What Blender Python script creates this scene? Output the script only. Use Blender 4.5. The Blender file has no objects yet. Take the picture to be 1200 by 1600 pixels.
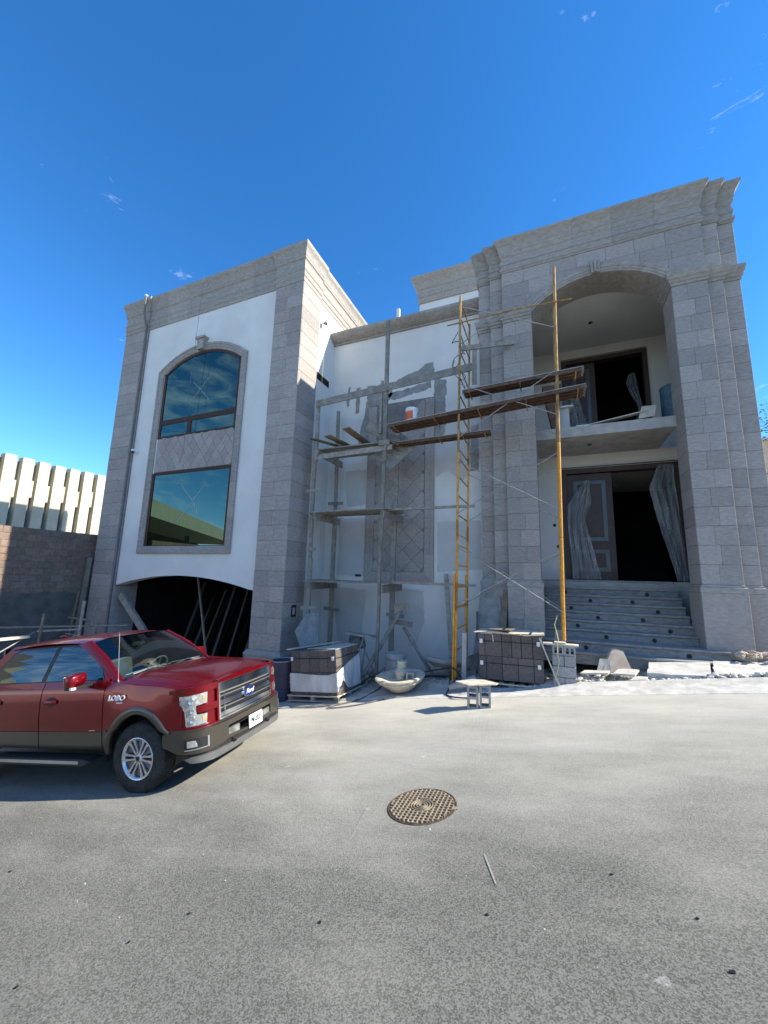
import bpy, bmesh, math, random
from mathutils import Vector, Matrix, noise
random.seed(7)
R = math.radians
SC = bpy.context.scene
COL = SC.collection

# ------------------------------------------------------------------ camera
F_PX, YAW, PITCH, ROLL = 613.74, R(23.162), R(9.3347), R(1.4961)
CAM_H = 1.75
def cam_matrix():
    cy, sy = math.cos(YAW), math.sin(YAW); cp, sp = math.cos(PITCH), math.sin(PITCH); cr, sr = math.cos(ROLL), math.sin(ROLL)
    B = Matrix(((1,0,0),(0,0,-1),(0,1,0)))
    Rz = Matrix(((cy,sy,0),(-sy,cy,0),(0,0,1)))
    P = Matrix(((1,0,0),(0,cp,sp),(0,-sp,cp)))
    Q = Matrix(((cr,-sr,0),(sr,cr,0),(0,0,1)))
    M = Q @ P @ B @ Rz
    r, d, f = Vector(M[0]), Vector(M[1]), Vector(M[2])
    m = Matrix((r, -d, -f)).transposed().to_4x4()
    m.translation = Vector((0, 0, CAM_H))
    return m
cd = bpy.data.cameras.new('camera'); cam = bpy.data.objects.new('camera', cd); COL.objects.link(cam)
cd.sensor_fit = 'HORIZONTAL'; cd.sensor_width = 36.0; cd.lens = F_PX / 1200 * 36.0
cd.clip_start = 0.05; cd.clip_end = 3000
cam.matrix_world = cam_matrix(); SC.camera = cam

# ------------------------------------------------------------------ light
SUN_EL, SUN_AZ = R(36.0), R(75.0)          # azimuth measured from +Y towards +X
SUN_DIR = Vector((math.cos(SUN_EL)*math.sin(SUN_AZ), math.cos(SUN_EL)*math.cos(SUN_AZ), math.sin(SUN_EL)))
sd = bpy.data.lights.new('sun', 'SUN'); sd.energy = 4.6; sd.angle = R(0.53); sd.color = (1.0, 0.93, 0.80)
sun = bpy.data.objects.new('sun', sd); COL.objects.link(sun)
sun.rotation_euler = SUN_DIR.to_track_quat('Z', 'Y').to_euler(); sun.location = (20, 5, 30)

W = bpy.data.worlds.new('World'); SC.world = W; W.use_nodes = True
nt = W.node_tree; nt.nodes.clear()
def nn(t, ty, **k):
    n = t.nodes.new(ty)
    for a, b in k.items():
        if a == 'inp':
            for i, v in b.items(): n.inputs[i].default_value = v
        else: setattr(n, a, b)
    return n
wo = nn(nt, 'ShaderNodeOutputWorld'); bg = nn(nt, 'ShaderNodeBackground', inp={'Strength': 0.132})
sky = nn(nt, 'ShaderNodeTexSky', sky_type='NISHITA', sun_disc=False, sun_elevation=SUN_EL, sun_rotation=SUN_AZ,
         altitude=1800, air_density=1.0, dust_density=0.0, ozone_density=3.6)
hs = nn(nt, 'ShaderNodeHueSaturation', inp={'Hue': 0.501, 'Saturation': 1.26, 'Value': 1.0})
nt.links.new(sky.outputs[0], hs.inputs['Color'])
tc = nn(nt, 'ShaderNodeTexCoord')
mp = nn(nt, 'ShaderNodeMapping'); mp.inputs['Scale'].default_value = (1.0, 1.0, 3.2); mp.inputs['Location'].default_value = (0.35, 0.1, 0.4)
nz = nn(nt, 'ShaderNodeTexNoise', inp={'Scale': 2.3, 'Detail': 9.0, 'Roughness': 0.62, 'Distortion': 0.5})
nz2 = nn(nt, 'ShaderNodeTexNoise', inp={'Scale': 11.0, 'Detail': 8.0, 'Roughness': 0.65, 'Distortion': 0.9})
mul = nn(nt, 'ShaderNodeMath', operation='MULTIPLY')
cr = nn(nt, 'ShaderNodeValToRGB'); cr.color_ramp.elements[0].position = 0.37; cr.color_ramp.elements[0].color = (0,0,0,1)
cr.color_ramp.elements[1].position = 0.58; cr.color_ramp.elements[1].color = (0.5,0.5,0.5,1)
mx = nn(nt, 'ShaderNodeMix', data_type='RGBA'); mx.inputs['B'].default_value = (7.5, 8.0, 8.6, 1)
nt.links.new(tc.outputs['Generated'], mp.inputs[0]); nt.links.new(mp.outputs[0], nz.inputs['Vector']); nt.links.new(mp.outputs[0], nz2.inputs['Vector'])
nt.links.new(nz.outputs[0], mul.inputs[0]); nt.links.new(nz2.outputs[0], mul.inputs[1]); 
# thin cirrus: sparse over the house, broader in the half of the sky behind the camera (the panes mirror it)
sxw = nn(nt, 'ShaderNodeSeparateXYZ'); nt.links.new(tc.outputs['Generated'], sxw.inputs[0])
mrw = nn(nt, 'ShaderNodeMapRange', inp={1: 0.25, 2: -0.55, 3: 0.0, 4: 0.16}); nt.links.new(sxw.outputs['Y'], mrw.inputs[0])
adw = nn(nt, 'ShaderNodeMath', operation='ADD'); nt.links.new(mul.outputs[0], adw.inputs[0]); nt.links.new(mrw.outputs[0], adw.inputs[1])
nt.links.new(adw.outputs[0], cr.inputs[0])
nt.links.new(cr.outputs[0], mx.inputs['Factor']); nt.links.new(hs.outputs[0], mx.inputs['A'])
nt.links.new(mx.outputs['Result'], bg.inputs['Color']); nt.links.new(bg.outputs[0], wo.inputs[0])
SC.view_settings.view_transform = 'Standard'; SC.view_settings.look = 'None'
SC.view_settings.gamma = 1.0; SC.view_settings.exposure = 1.28; SC.view_settings.use_curve_mapping = False

# ------------------------------------------------------------------ materials
def mat(name, c1, c2=None, scale=3.0, rough=0.8, metal=0.0, bump=0.0, bscale=40.0, spec=0.4, objvar=0.0, detail=6.0,
        stretch=(1,1,1), coat=0.0, c3=None, c3pos=0.62, ior=None, bdist=0.01, r2=None, object_space=False):
    m = bpy.data.materials.new(name); m.use_nodes = True; t = m.node_tree; t.nodes.clear()
    o = nn(t, 'ShaderNodeOutputMaterial'); p = nn(t, 'ShaderNodeBsdfPrincipled')
    p.inputs['Roughness'].default_value = rough; p.inputs['Metallic'].default_value = metal
    p.inputs['Specular IOR Level'].default_value = spec; p.inputs['Coat Weight'].default_value = coat; p.inputs['Coat Roughness'].default_value = 0.03
    t.links.new(p.outputs[0], o.inputs[0])
    if object_space:
        g = nn(t, 'ShaderNodeTexCoord'); vec = g.outputs['Object']
    else:
        g = nn(t, 'ShaderNodeNewGeometry'); vec = g.outputs['Position']
    mpn = nn(t, 'ShaderNodeMapping'); mpn.inputs['Scale'].default_value = stretch
    t.links.new(vec, mpn.inputs[0]); vec = mpn.outputs[0]
    if c2 is None: c2 = c1
    n = nn(t, 'ShaderNodeTexNoise', inp={'Scale': scale, 'Detail': detail, 'Roughness': 0.6}); t.links.new(vec, n.inputs['Vector'])
    r = nn(t, 'ShaderNodeValToRGB'); e = r.color_ramp.elements
    e[0].position = 0.34; e[0].color = (*c1, 1); e[1].position = 0.66; e[1].color = (*c2, 1)
    if c3 is not None:
        k = e.new(c3pos); k.color = (*c3, 1)
    t.links.new(n.outputs[0], r.inputs[0]); col = r.outputs[0]
    if objvar > 0:
        oi = nn(t, 'ShaderNodeObjectInfo'); mr = nn(t, 'ShaderNodeMapRange', inp={3: 1-objvar, 4: 1+objvar})
        t.links.new(oi.outputs['Random'], mr.inputs[0])
        h = nn(t, 'ShaderNodeHueSaturation'); t.links.new(mr.outputs[0], h.inputs['Value']); t.links.new(col, h.inputs['Color'])
        m2 = nn(t, 'ShaderNodeMath', operation='MULTIPLY_ADD', inp={1: 3.7, 2: 0.0}); fr = nn(t, 'ShaderNodeMath', operation='FRACT')
        mr2 = nn(t, 'ShaderNodeMapRange', inp={3: 0.88, 4: 1.12})
        t.links.new(oi.outputs['Random'], m2.inputs[0]); t.links.new(m2.outputs[0], fr.inputs[0]); t.links.new(fr.outputs[0], mr2.inputs[0]); t.links.new(mr2.outputs[0], h.inputs['Saturation'])
        col = h.outputs[0]
    t.links.new(col, p.inputs['Base Color'])
    if r2 is not None:
        mrr = nn(t, 'ShaderNodeMapRange', inp={3: rough, 4: r2}); t.links.new(n.outputs[0], mrr.inputs[0]); t.links.new(mrr.outputs[0], p.inputs['Roughness'])
    if bump > 0:
        nb = nn(t, 'ShaderNodeTexNoise', inp={'Scale': bscale, 'Detail': 5.0, 'Roughness': 0.65}); t.links.new(vec, nb.inputs['Vector'])
        b = nn(t, 'ShaderNodeBump', inp={'Strength': bump, 'Distance': bdist}); t.links.new(nb.outputs[0], b.inputs['Height']); t.links.new(b.outputs[0], p.inputs['Normal'])
    return m
M = {}
M['stone'] = mat('cantera_stone', (0.272,0.243,0.220), (0.365,0.329,0.298), scale=11, rough=0.88, bump=0.6, bscale=110, objvar=0.12, c3=(0.318,0.286,0.260), c3pos=0.5, detail=10.0, stretch=(1,1,2.2), bdist=0.006)
M['mould'] = mat('moulding_stone', (0.25,0.228,0.20), (0.355,0.325,0.288), scale=9, rough=0.88, bump=0.5, bscale=100, detail=10.0, stretch=(1,1,2), objvar=0.08, bdist=0.006)
M['joint'] = mat('dark_joint', (0.15,0.14,0.13), (0.21,0.195,0.185), scale=9, rough=0.95)
M['stucco'] = mat('white_stucco', (0.60,0.59,0.555), (0.68,0.67,0.63), scale=0.9, rough=0.9, bump=0.25, bscale=130, bdist=0.004, spec=0.2)
M['primer'] = mat('grey_primer', (0.47,0.465,0.44), (0.53,0.525,0.50), scale=2.0, rough=0.95, bump=0.3, bscale=120, bdist=0.004, spec=0.2)
M['cement'] = mat('raw_cement', (0.20,0.20,0.19), (0.31,0.31,0.295), scale=5, rough=0.95, bump=0.6, bscale=60, spec=0.2)
M['concrete'] = mat('concrete', (0.30,0.295,0.28), (0.43,0.42,0.39), scale=4, rough=0.92, bump=0.6, bscale=45, spec=0.2)
M['concdark'] = mat('step_concrete', (0.19,0.195,0.19), (0.32,0.32,0.305), scale=7, rough=0.92, bump=0.6, bscale=40, spec=0.25, stretch=(1,2,3))
M['dustconc'] = mat('dusty_concrete', (0.40,0.385,0.35), (0.60,0.58,0.53), scale=5, rough=0.95, bump=0.8, bscale=30, spec=0.15)
M['block'] = mat('grey_block', (0.30,0.295,0.28), (0.43,0.42,0.395), scale=30, rough=0.97, bump=0.9, bscale=140, spec=0.1, objvar=0.1)
M['brownblock'] = mat('brown_block', (0.115,0.098,0.088), (0.165,0.142,0.128), scale=20, rough=0.95, bump=0.8, bscale=150, spec=0.1, objvar=0.16)
M['brick'] = mat('brown_wall_block', (0.185,0.13,0.10), (0.26,0.19,0.148), scale=9, rough=0.95, bump=0.9, bscale=70, spec=0.1, objvar=0.14)
M['wood'] = mat('grey_weathered_wood', (0.20,0.178,0.142), (0.33,0.298,0.24), scale=8, rough=0.9, bump=0.5, bscale=60, objvar=0.2, spec=0.2, c3=(0.25,0.235,0.2), c3pos=0.5)
M['woodb'] = mat('brown_plank_wood', (0.15,0.115,0.08), (0.25,0.20,0.145), scale=7, rough=0.9, bump=0.5, bscale=60, objvar=0.25, spec=0.2)
M['woodl'] = mat('pale_wood', (0.42,0.37,0.28), (0.58,0.53,0.43), scale=8, rough=0.9, bump=0.5, bscale=60, objvar=0.1, spec=0.2)  # pale wood of pallets, covers and loose boards
M['yellow'] = mat('yellow_steel', (0.62,0.27,0.015), (0.75,0.36,0.03), scale=14, rough=0.5, spec=0.5, c3=(0.5,0.2,0.02), c3pos=0.36)
M['rusty'] = mat('rusty_yellow_steel', (0.16,0.085,0.04), (0.48,0.30,0.10), scale=9, rough=0.75, spec=0.35, stretch=(1,1,0.6))
M['rust'] = mat('rusty_tray', (0.075,0.048,0.036), (0.15,0.095,0.065), scale=10, rough=0.85, spec=0.3, bump=0.3, bscale=60)
M['galv'] = mat('galvanised_tube', (0.22,0.22,0.21), (0.36,0.355,0.34), scale=18, rough=0.55, metal=0.25, spec=0.5)
M['bronze'] = mat('dark_bronze_frame', (0.05,0.028,0.02), (0.065,0.038,0.028), scale=10, rough=0.7, spec=0.2)
M['doorwood'] = mat('dark_brown_door', (0.055,0.035,0.03), (0.075,0.05,0.042), scale=6, rough=0.5, spec=0.4)
M['doortrim'] = mat('steel_door_trim', (0.075,0.09,0.095), (0.10,0.12,0.125), scale=3, rough=0.4, metal=0.3, spec=0.5)
M['black'] = mat('black_plastic', (0.012,0.012,0.013), (0.02,0.02,0.021), scale=20, rough=0.5)
M['dark'] = mat('dark_interior', (0.008,0.007,0.007), (0.014,0.013,0.012), scale=2, rough=0.95, spec=0.1)  # near-black colour holds the deep shade of the garage and rooms
M['white'] = mat('white_plastic', (0.72,0.72,0.70), (0.80,0.80,0.78), scale=15, rough=0.5)
M['red'] = mat('red_plastic', (0.55,0.05,0.02), (0.62,0.07,0.03), scale=15, rough=0.5)
M['drum'] = mat('blue_drum', (0.015,0.035,0.10), (0.035,0.065,0.16), scale=5, rough=0.55, c3=(0.06,0.045,0.05), c3pos=0.6, spec=0.4, stretch=(1,1,0.4))
M['bluetub'] = mat('blue_tank', (0.02,0.06,0.085), (0.07,0.12,0.15), scale=9, rough=0.6)
M['rope'] = mat('yellow_rope', (0.45,0.45,0.18), (0.6,0.6,0.3), scale=20, rough=0.9)
M['hose'] = mat('grey_hose', (0.06,0.065,0.065), (0.2,0.2,0.19), scale=8, rough=0.7)
M['cream'] = mat('cream_stone', (0.42,0.37,0.28), (0.62,0.56,0.45), scale=9, rough=0.92, bump=0.6, bscale=60, spec=0.2)
M['slat'] = mat('cream_precast', (0.46,0.42,0.31), (0.54,0.50,0.38), scale=1.2, rough=0.9, bump=0.3, bscale=40, spec=0.2)
M['iron'] = mat('rusty_cast_iron', (0.05,0.036,0.026), (0.12,0.085,0.058), scale=22, rough=0.8, spec=0.3, bump=0.5, bscale=120)
M['ironhi'] = mat('worn_cast_iron', (0.20,0.16,0.11), (0.33,0.27,0.19), scale=25, rough=0.6, spec=0.4)
M['card'] = mat('cardboard', (0.36,0.29,0.22), (0.48,0.41,0.32), scale=6, rough=0.95, spec=0.1)
M['terr'] = mat('dirt', (0.33,0.30,0.255), (0.52,0.49,0.43), scale=6, rough=1.0, bump=1.0, bscale=25, spec=0.05, bdist=0.02)
M['leaf'] = mat('leaf', (0.035,0.06,0.018), (0.07,0.10,0.03), scale=3, rough=0.7, objvar=0.2)
M['bark'] = mat('bark', (0.13,0.10,0.07), (0.2,0.16,0.12), scale=12, rough=0.95, bump=0.8)
# truck
M['paint'] = mat('ruby_red_paint', (0.155,0.001,0.005), (0.17,0.0012,0.006), scale=2, rough=0.26, metal=0.55, coat=0.42, spec=0.5, object_space=True)
M['lower'] = mat('brown_grey_paint', (0.06,0.051,0.040), (0.07,0.06,0.048), scale=3, rough=0.38, metal=0.55, coat=0.7, object_space=True)
M['chrome'] = mat('chrome', (0.85,0.86,0.86), (0.92,0.93,0.93), scale=5, rough=0.13, metal=1.0, object_space=True)
M['satin'] = mat('satin_silver', (0.42,0.42,0.42), (0.5,0.5,0.5), scale=5, rough=0.35, metal=0.8, object_space=True)
M['rim'] = mat('rim_alloy', (0.55,0.56,0.58), (0.63,0.64,0.66), scale=5, rough=0.22, metal=0.85, object_space=True)
M['rimd'] = mat('rim_pocket', (0.14,0.145,0.16), (0.2,0.2,0.22), scale=5, rough=0.4, metal=0.6, object_space=True)
M['tyre'] = mat('tyre_rubber', (0.022,0.022,0.022), (0.05,0.048,0.045), scale=12, rough=0.9, spec=0.25, bump=0.3, bscale=60, object_space=True)
M['seat'] = mat('grey_seat', (0.07,0.07,0.068), (0.10,0.10,0.098), scale=8, rough=0.9, object_space=True)
M['amber'] = mat('amber_lens', (0.50,0.24,0.06), (0.62,0.33,0.12), scale=30, rough=0.15, spec=0.6, object_space=True)
M['logo'] = mat('blue_enamel', (0.01,0.02,0.12), (0.012,0.026,0.15), scale=3, rough=0.15, coat=1.0, object_space=True)
M['plate'] = mat('white_plate', (0.74,0.76,0.75), (0.8,0.82,0.8), scale=3, rough=0.4, object_space=True)

def lens_mat():
    m = mat('clear_headlight', (0.55,0.57,0.54), (0.85,0.87,0.81), scale=16, rough=0.12, metal=0.55, coat=1.0, object_space=True, c3=(0.38,0.40,0.38), c3pos=0.48)
    return m
M['lens'] = lens_mat()
def mixglass(name, tint, fac, gl=(0.9,0.95,0.95), rough=0.0, facing=True):
    m = bpy.data.materials.new(name); m.use_nodes = True; t = m.node_tree; t.nodes.clear()
    o = nn(t, 'ShaderNodeOutputMaterial'); ms = nn(t, 'ShaderNodeMixShader')
    tr = nn(t, 'ShaderNodeBsdfTransparent'); tr.inputs[0].default_value = (*tint, 1)
    g = nn(t, 'ShaderNodeBsdfGlossy'); g.inputs['Color'].default_value = (*gl, 1); g.inputs['Roughness'].default_value = rough
    lw = nn(t, 'ShaderNodeLayerWeight', inp={'Blend': 0.25}); mr = nn(t, 'ShaderNodeMapRange', inp={3: fac, 4: min(1, fac+0.5)})
    t.links.new(lw.outputs['Fresnel'], mr.inputs[0]); t.links.new(mr.outputs[0], ms.inputs[0])
    t.links.new(tr.outputs[0], ms.inputs[1]); t.links.new(g.outputs[0], ms.inputs[2]); t.links.new(ms.outputs[0], o.inputs[0])
    return m
M['winglass'] = mixglass('reflective_teal_glass', (0.02,0.05,0.05), 0.62, gl=(0.13,0.21,0.18))
M['carglass'] = mixglass('windshield_glass', (0.55,0.66,0.62), 0.10, gl=(0.85,0.92,0.92))
M['darkglass'] = mixglass('tinted_side_glass', (0.02,0.025,0.025), 0.22, gl=(0.42,0.5,0.5))
def film_mat():
    m = bpy.data.materials.new('plastic_film'); m.use_nodes = True; t = m.node_tree; t.nodes.clear()
    o = nn(t, 'ShaderNodeOutputMaterial'); ms = nn(t, 'ShaderNodeMixShader')
    tr = nn(t, 'ShaderNodeBsdfTransparent'); tr.inputs[0].default_value = (0.85,0.87,0.88,1)
    p = nn(t, 'ShaderNodeBsdfPrincipled'); p.inputs['Base Color'].default_value = (0.62,0.65,0.66,1); p.inputs['Roughness'].default_value = 0.25
    g = nn(t, 'ShaderNodeNewGeometry'); mpf = nn(t, 'ShaderNodeMapping'); mpf.inputs['Scale'].default_value = (2, 2, 0.5); t.links.new(g.outputs['Position'], mpf.inputs[0]); n = nn(t, 'ShaderNodeTexNoise', inp={'Scale': 2.5, 'Detail': 4.0}); t.links.new(mpf.outputs[0], n.inputs['Vector'])
    mr = nn(t, 'ShaderNodeMapRange', inp={1: 0.3, 2: 0.75, 3: 0.16, 4: 0.44}); t.links.new(n.outputs[0], mr.inputs[0]); t.links.new(mr.outputs[0], ms.inputs[0])
    t.links.new(tr.outputs[0], ms.inputs[1]); t.links.new(p.outputs[0], ms.inputs[2]); t.links.new(ms.outputs[0], o.inputs[0])
    return m
M['film'] = film_mat()
M['wrap'] = film_mat(); M['wrap'].name = 'white_wrap'
for n_ in M['wrap'].node_tree.nodes:
    if n_.type == 'MAP_RANGE': n_.inputs[3].default_value = 0.55; n_.inputs[4].default_value = 0.95
    if n_.type == 'BSDF_PRINCIPLED': n_.inputs['Base Color'].default_value = (0.7,0.71,0.7,1)

# road: asphalt, paler and dustier towards the kerb line
def road_mat():
    m = bpy.data.materials.new('asphalt_road'); m.use_nodes = True; t = m.node_tree; t.nodes.clear(); L = t.links.new
    o = nn(t, 'ShaderNodeOutputMaterial'); p = nn(t, 'ShaderNodeBsdfPrincipled'); p.inputs['Specular IOR Level'].default_value = 0.2
    g = nn(t, 'ShaderNodeNewGeometry'); V = g.outputs['Position']
    # aggregate
    vo = nn(t, 'ShaderNodeTexVoronoi', inp={'Scale': 130.0}); L(V, vo.inputs['Vector'])
    vs = nn(t, 'ShaderNodeSeparateColor'); L(vo.outputs['Color'], vs.inputs[0])
    n1 = nn(t, 'ShaderNodeTexNoise', inp={'Scale': 240.0, 'Detail': 2.0, 'Roughness': 0.9}); L(V, n1.inputs['Vector'])
    ad = nn(t, 'ShaderNodeMath', operation='ADD'); L(vs.outputs[0], ad.inputs[0]); L(n1.outputs[0], ad.inputs[1])
    r1 = nn(t, 'ShaderNodeValToRGB'); e = r1.color_ramp.elements
    e[0].position = 0.30; e[0].color = (0.092,0.090,0.079,1); e[1].position = 1.25/1.5; e[1].color = (0.245,0.24,0.213,1)
    k = e.new(0.56); k.color = (0.148,0.145,0.127,1)
    sc = nn(t, 'ShaderNodeMath', operation='MULTIPLY', inp={1: 0.667}); L(ad.outputs[0], sc.inputs[0]); L(sc.outputs[0], r1.inputs[0])
    # large tone
    mpg = nn(t, 'ShaderNodeMapping'); mpg.inputs['Scale'].default_value = (0.45, 1.1, 1); L(V, mpg.inputs[0])
    n2 = nn(t, 'ShaderNodeTexNoise', inp={'Scale': 1.5, 'Detail': 7.0, 'Roughness': 0.62}); L(mpg.outputs[0], n2.inputs['Vector'])
    # dust factor from Y
    sx = nn(t, 'ShaderNodeSeparateXYZ'); L(V, sx.inputs[0])
    mr = nn(t, 'ShaderNodeMapRange', inp={1: 2.6, 2: 7.6, 3: 0.0, 4: 1.08}); L(sx.outputs['Y'], mr.inputs[0])
    mrx = nn(t, 'ShaderNodeMapRange', inp={1: -1.0, 2: 5.0, 3: 0.0, 4: -0.16}); L(sx.outputs['X'], mrx.inputs[0])
    a2 = nn(t, 'ShaderNodeMath', operation='ADD'); L(mr.outputs[0], a2.inputs[0]); L(mrx.outputs[0], a2.inputs[1])
    a3 = nn(t, 'ShaderNodeMath', operation='MULTIPLY_ADD', inp={1: 0.8, 2: -0.40}); L(n2.outputs[0], a3.inputs[0])
    a4 = nn(t, 'ShaderNodeMath', operation='ADD'); L(a2.outputs[0], a4.inputs[0]); L(a3.outputs[0], a4.inputs[1])
    n3 = nn(t, 'ShaderNodeTexNoise', inp={'Scale': 70.0, 'Detail': 6.0, 'Roughness': 0.85}); L(V, n3.inputs['Vector'])
    a5 = nn(t, 'ShaderNodeMath', operation='MULTIPLY_ADD', inp={1: 0.28, 2: -0.14}); L(n3.outputs[0], a5.inputs[0])
    a6 = nn(t, 'ShaderNodeMath', operation='ADD', use_clamp=True); L(a4.outputs[0], a6.inputs[0]); L(a5.outputs[0], a6.inputs[1])
    mxd = nn(t, 'ShaderNodeMix', data_type='RGBA'); mxd.inputs['B'].default_value = (0.52,0.50,0.435,1)
    L(a6.outputs[0], mxd.inputs['Factor']); L(r1.outputs[0], mxd.inputs['A'])
    # sparse white plaster splashes
    n4 = nn(t, 'ShaderNodeTexNoise', inp={'Scale': 2.1, 'Detail': 9.0, 'Roughness': 0.72}); L(V, n4.inputs['Vector'])
    r4 = nn(t, 'ShaderNodeMapRange', inp={1: 0.665, 2: 0.72, 3: 0.0, 4: 0.6}); L(n4.outputs[0], r4.inputs[0])
    mx4 = nn(t, 'ShaderNodeMix', data_type='RGBA'); mx4.inputs['B'].default_value = (0.62,0.61,0.57,1); L(r4.outputs[0], mx4.inputs['Factor']); L(mxd.outputs['Result'], mx4.inputs['A'])
    # tiny pale chips
    v5 = nn(t, 'ShaderNodeTexVoronoi', inp={'Scale': 21.0}); L(V, v5.inputs['Vector'])
    r5 = nn(t, 'ShaderNodeMapRange', inp={1: 0.10, 2: 0.06, 3: 0.0, 4: 0.55}); L(v5.outputs['Distance'], r5.inputs[0])
    s5 = nn(t, 'ShaderNodeSeparateColor'); L(v5.outputs['Color'], s5.inputs[0]); g5 = nn(t, 'ShaderNodeMath', operation='GREATER_THAN', inp={1: 0.8}); L(s5.outputs[1], g5.inputs[0])
    m5 = nn(t, 'ShaderNodeMath', operation='MULTIPLY'); L(r5.outputs[0], m5.inputs[0]); L(g5.outputs[0], m5.inputs[1])
    mx5 = nn(t, 'ShaderNodeMix', data_type='RGBA'); mx5.inputs['B'].default_value = (0.55,0.53,0.48,1); L(m5.outputs[0], mx5.inputs['Factor']); L(mx4.outputs['Result'], mx5.inputs['A'])
    # broad tone shift
    mr6 = nn(t, 'ShaderNodeMapRange', inp={1: 0.3, 2: 0.7, 3: 0.93, 4: 1.07}); L(n2.outputs[0], mr6.inputs[0])
    h6 = nn(t, 'ShaderNodeHueSaturation'); L(mr6.outputs[0], h6.inputs['Value']); L(mx5.outputs['Result'], h6.inputs['Color'])
    L(h6.outputs[0], p.inputs['Base Color']); p.inputs['Roughness'].default_value = 0.93
    b = nn(t, 'ShaderNodeBump', inp={'Strength': 0.8, 'Distance': 0.007}); L(ad.outputs[0], b.inputs['Height'])
    b2 = nn(t, 'ShaderNodeBump', inp={'Strength': 0.35, 'Distance': 0.03}); L(n3.outputs[0], b2.inputs['Height']); L(b.outputs[0], b2.inputs['Normal']); L(b2.outputs[0], p.inputs['Normal'])
    L(p.outputs[0], o.inputs[0])
    return m
M['road'] = road_mat()

# ------------------------------------------------------------------ helpers
def clean(name): return name
def mk(name, bm_or_mesh, m, parent=None, smooth=False, loc=None, rot=None, label=None):
    if isinstance(bm_or_mesh, bmesh.types.BMesh):
        me = bpy.data.meshes.new(name); bmesh.ops.recalc_face_normals(bm_or_mesh, faces=bm_or_mesh.faces[:]); bm_or_mesh.to_mesh(me); bm_or_mesh.free()
        if m is not None: me.materials.append(m)
        if smooth:
            for p in me.polygons: p.use_smooth = True
    else: me = bm_or_mesh
    o = bpy.data.objects.new(name, me); COL.objects.link(o)
    if parent is not None: o.parent = parent
    if loc is not None: o.location = loc
    if rot is not None: o.rotation_euler = rot
    if label: o['label'] = label
    return o
def thing(name, label, cat, loc=(0,0,0), rot=(0,0,0), group=None, kind=None):
    o = bpy.data.objects.new(name, None); COL.objects.link(o); o.location = loc; o.rotation_euler = rot; o.empty_display_size = 0.2
    return tag(o, label, cat, group, kind)
def tag(o, label=None, cat=None, group=None, kind=None):
    if label: o['label'] = label
    if cat: o['category'] = cat
    if group: o['group'] = group
    if kind: o['kind'] = kind
    return o
def NB(): return bmesh.new()
def box(bm, x0, x1, y0, y1, z0, z1, mtx=None):
    vs = [bm.verts.new((x, y, z)) for x in (x0, x1) for y in (y0, y1) for z in (z0, z1)]
    for f in ((0,1,3,2),(4,6,7,5),(0,4,5,1),(2,3,7,6),(0,2,6,4),(1,5,7,3)): bm.faces.new([vs[i] for i in f])
    if mtx is not None: bmesh.ops.transform(bm, matrix=mtx, verts=vs)
    return vs
def beam(bm, a, b, w, h, up=(0,0,1), twist=0.0):
    """rectangular bar from a to b, w across, h along 'up'"""
    a = Vector(a); b = Vector(b); d = b - a; L = d.length; d.normalize(); u = Vector(up)
    s = d.cross(u)
    if s.length < 1e-4: s = d.cross(Vector((1,0,0)))
    s.normalize(); u = s.cross(d).normalized()
    if twist: q = Matrix.Rotation(twist, 3, d); s = q @ s; u = q @ u
    vs = []
    for p in (a, b):
        for i, j in ((-1,-1),(1,-1),(1,1),(-1,1)): vs.append(bm.verts.new(p + s*(i*w/2) + u*(j*h/2)))
    for f in ((0,1,2,3),(7,6,5,4),(0,4,5,1),(1,5,6,2),(2,6,7,3),(3,7,4,0)): bm.faces.new([vs[i] for i in f])
def tube(bm, pts, r, n=8, cap=True):
    pts = [Vector(p) for p in pts]; rings = []; prev = None
    for i, p in enumerate(pts):
        t = (pts[min(i+1, len(pts)-1)] - pts[max(i-1, 0)]).normalized()
        s = t.cross(Vector((0,0,1))) if prev is None else prev - t*prev.dot(t)
        if s.length < 1e-3: s = t.cross(Vector((1,0,0)))
        s.normalize(); prev = s; u = s.cross(t)
        rr = r[i] if isinstance(r, (list, tuple)) else r
        rings.append([bm.verts.new(p + (s*math.cos(2*math.pi*k/n) + u*math.sin(2*math.pi*k/n))*rr) for k in range(n)])
    for a, b in zip(rings, rings[1:]):
        for k in range(n): bm.faces.new((a[k], a[(k+1)%n], b[(k+1)%n], b[k]))
    if cap: bm.faces.new(rings[0][::-1]); bm.faces.new(rings[-1])
def lathe(bm, prof, n=28, c=(0,0,0), mtx=None, close=False):
    rings = []; allv = []
    for r, z in prof:
        if r < 1e-5: v = [bm.verts.new((c[0], c[1], c[2]+z))]
        else: v = [bm.verts.new((c[0]+r*math.cos(2*math.pi*k/n), c[1]+r*math.sin(2*math.pi*k/n), c[2]+z)) for k in range(n)]
        rings.append(v); allv += v
    pairs = list(zip(rings, rings[1:])) + ([(rings[-1], rings[0])] if close else [])
    for a, b in pairs:
        if len(a) == 1 and len(b) == 1: continue
        for k in range(n):
            k2 = (k+1) % n
            if len(a) == 1: bm.faces.new((a[0], b[k2], b[k]))
            elif len(b) == 1: bm.faces.new((a[k], a[k2], b[0]))
            else: bm.faces.new((a[k], a[k2], b[k2], b[k]))
    if mtx is not None: bmesh.ops.transform(bm, matrix=mtx, verts=allv)
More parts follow.
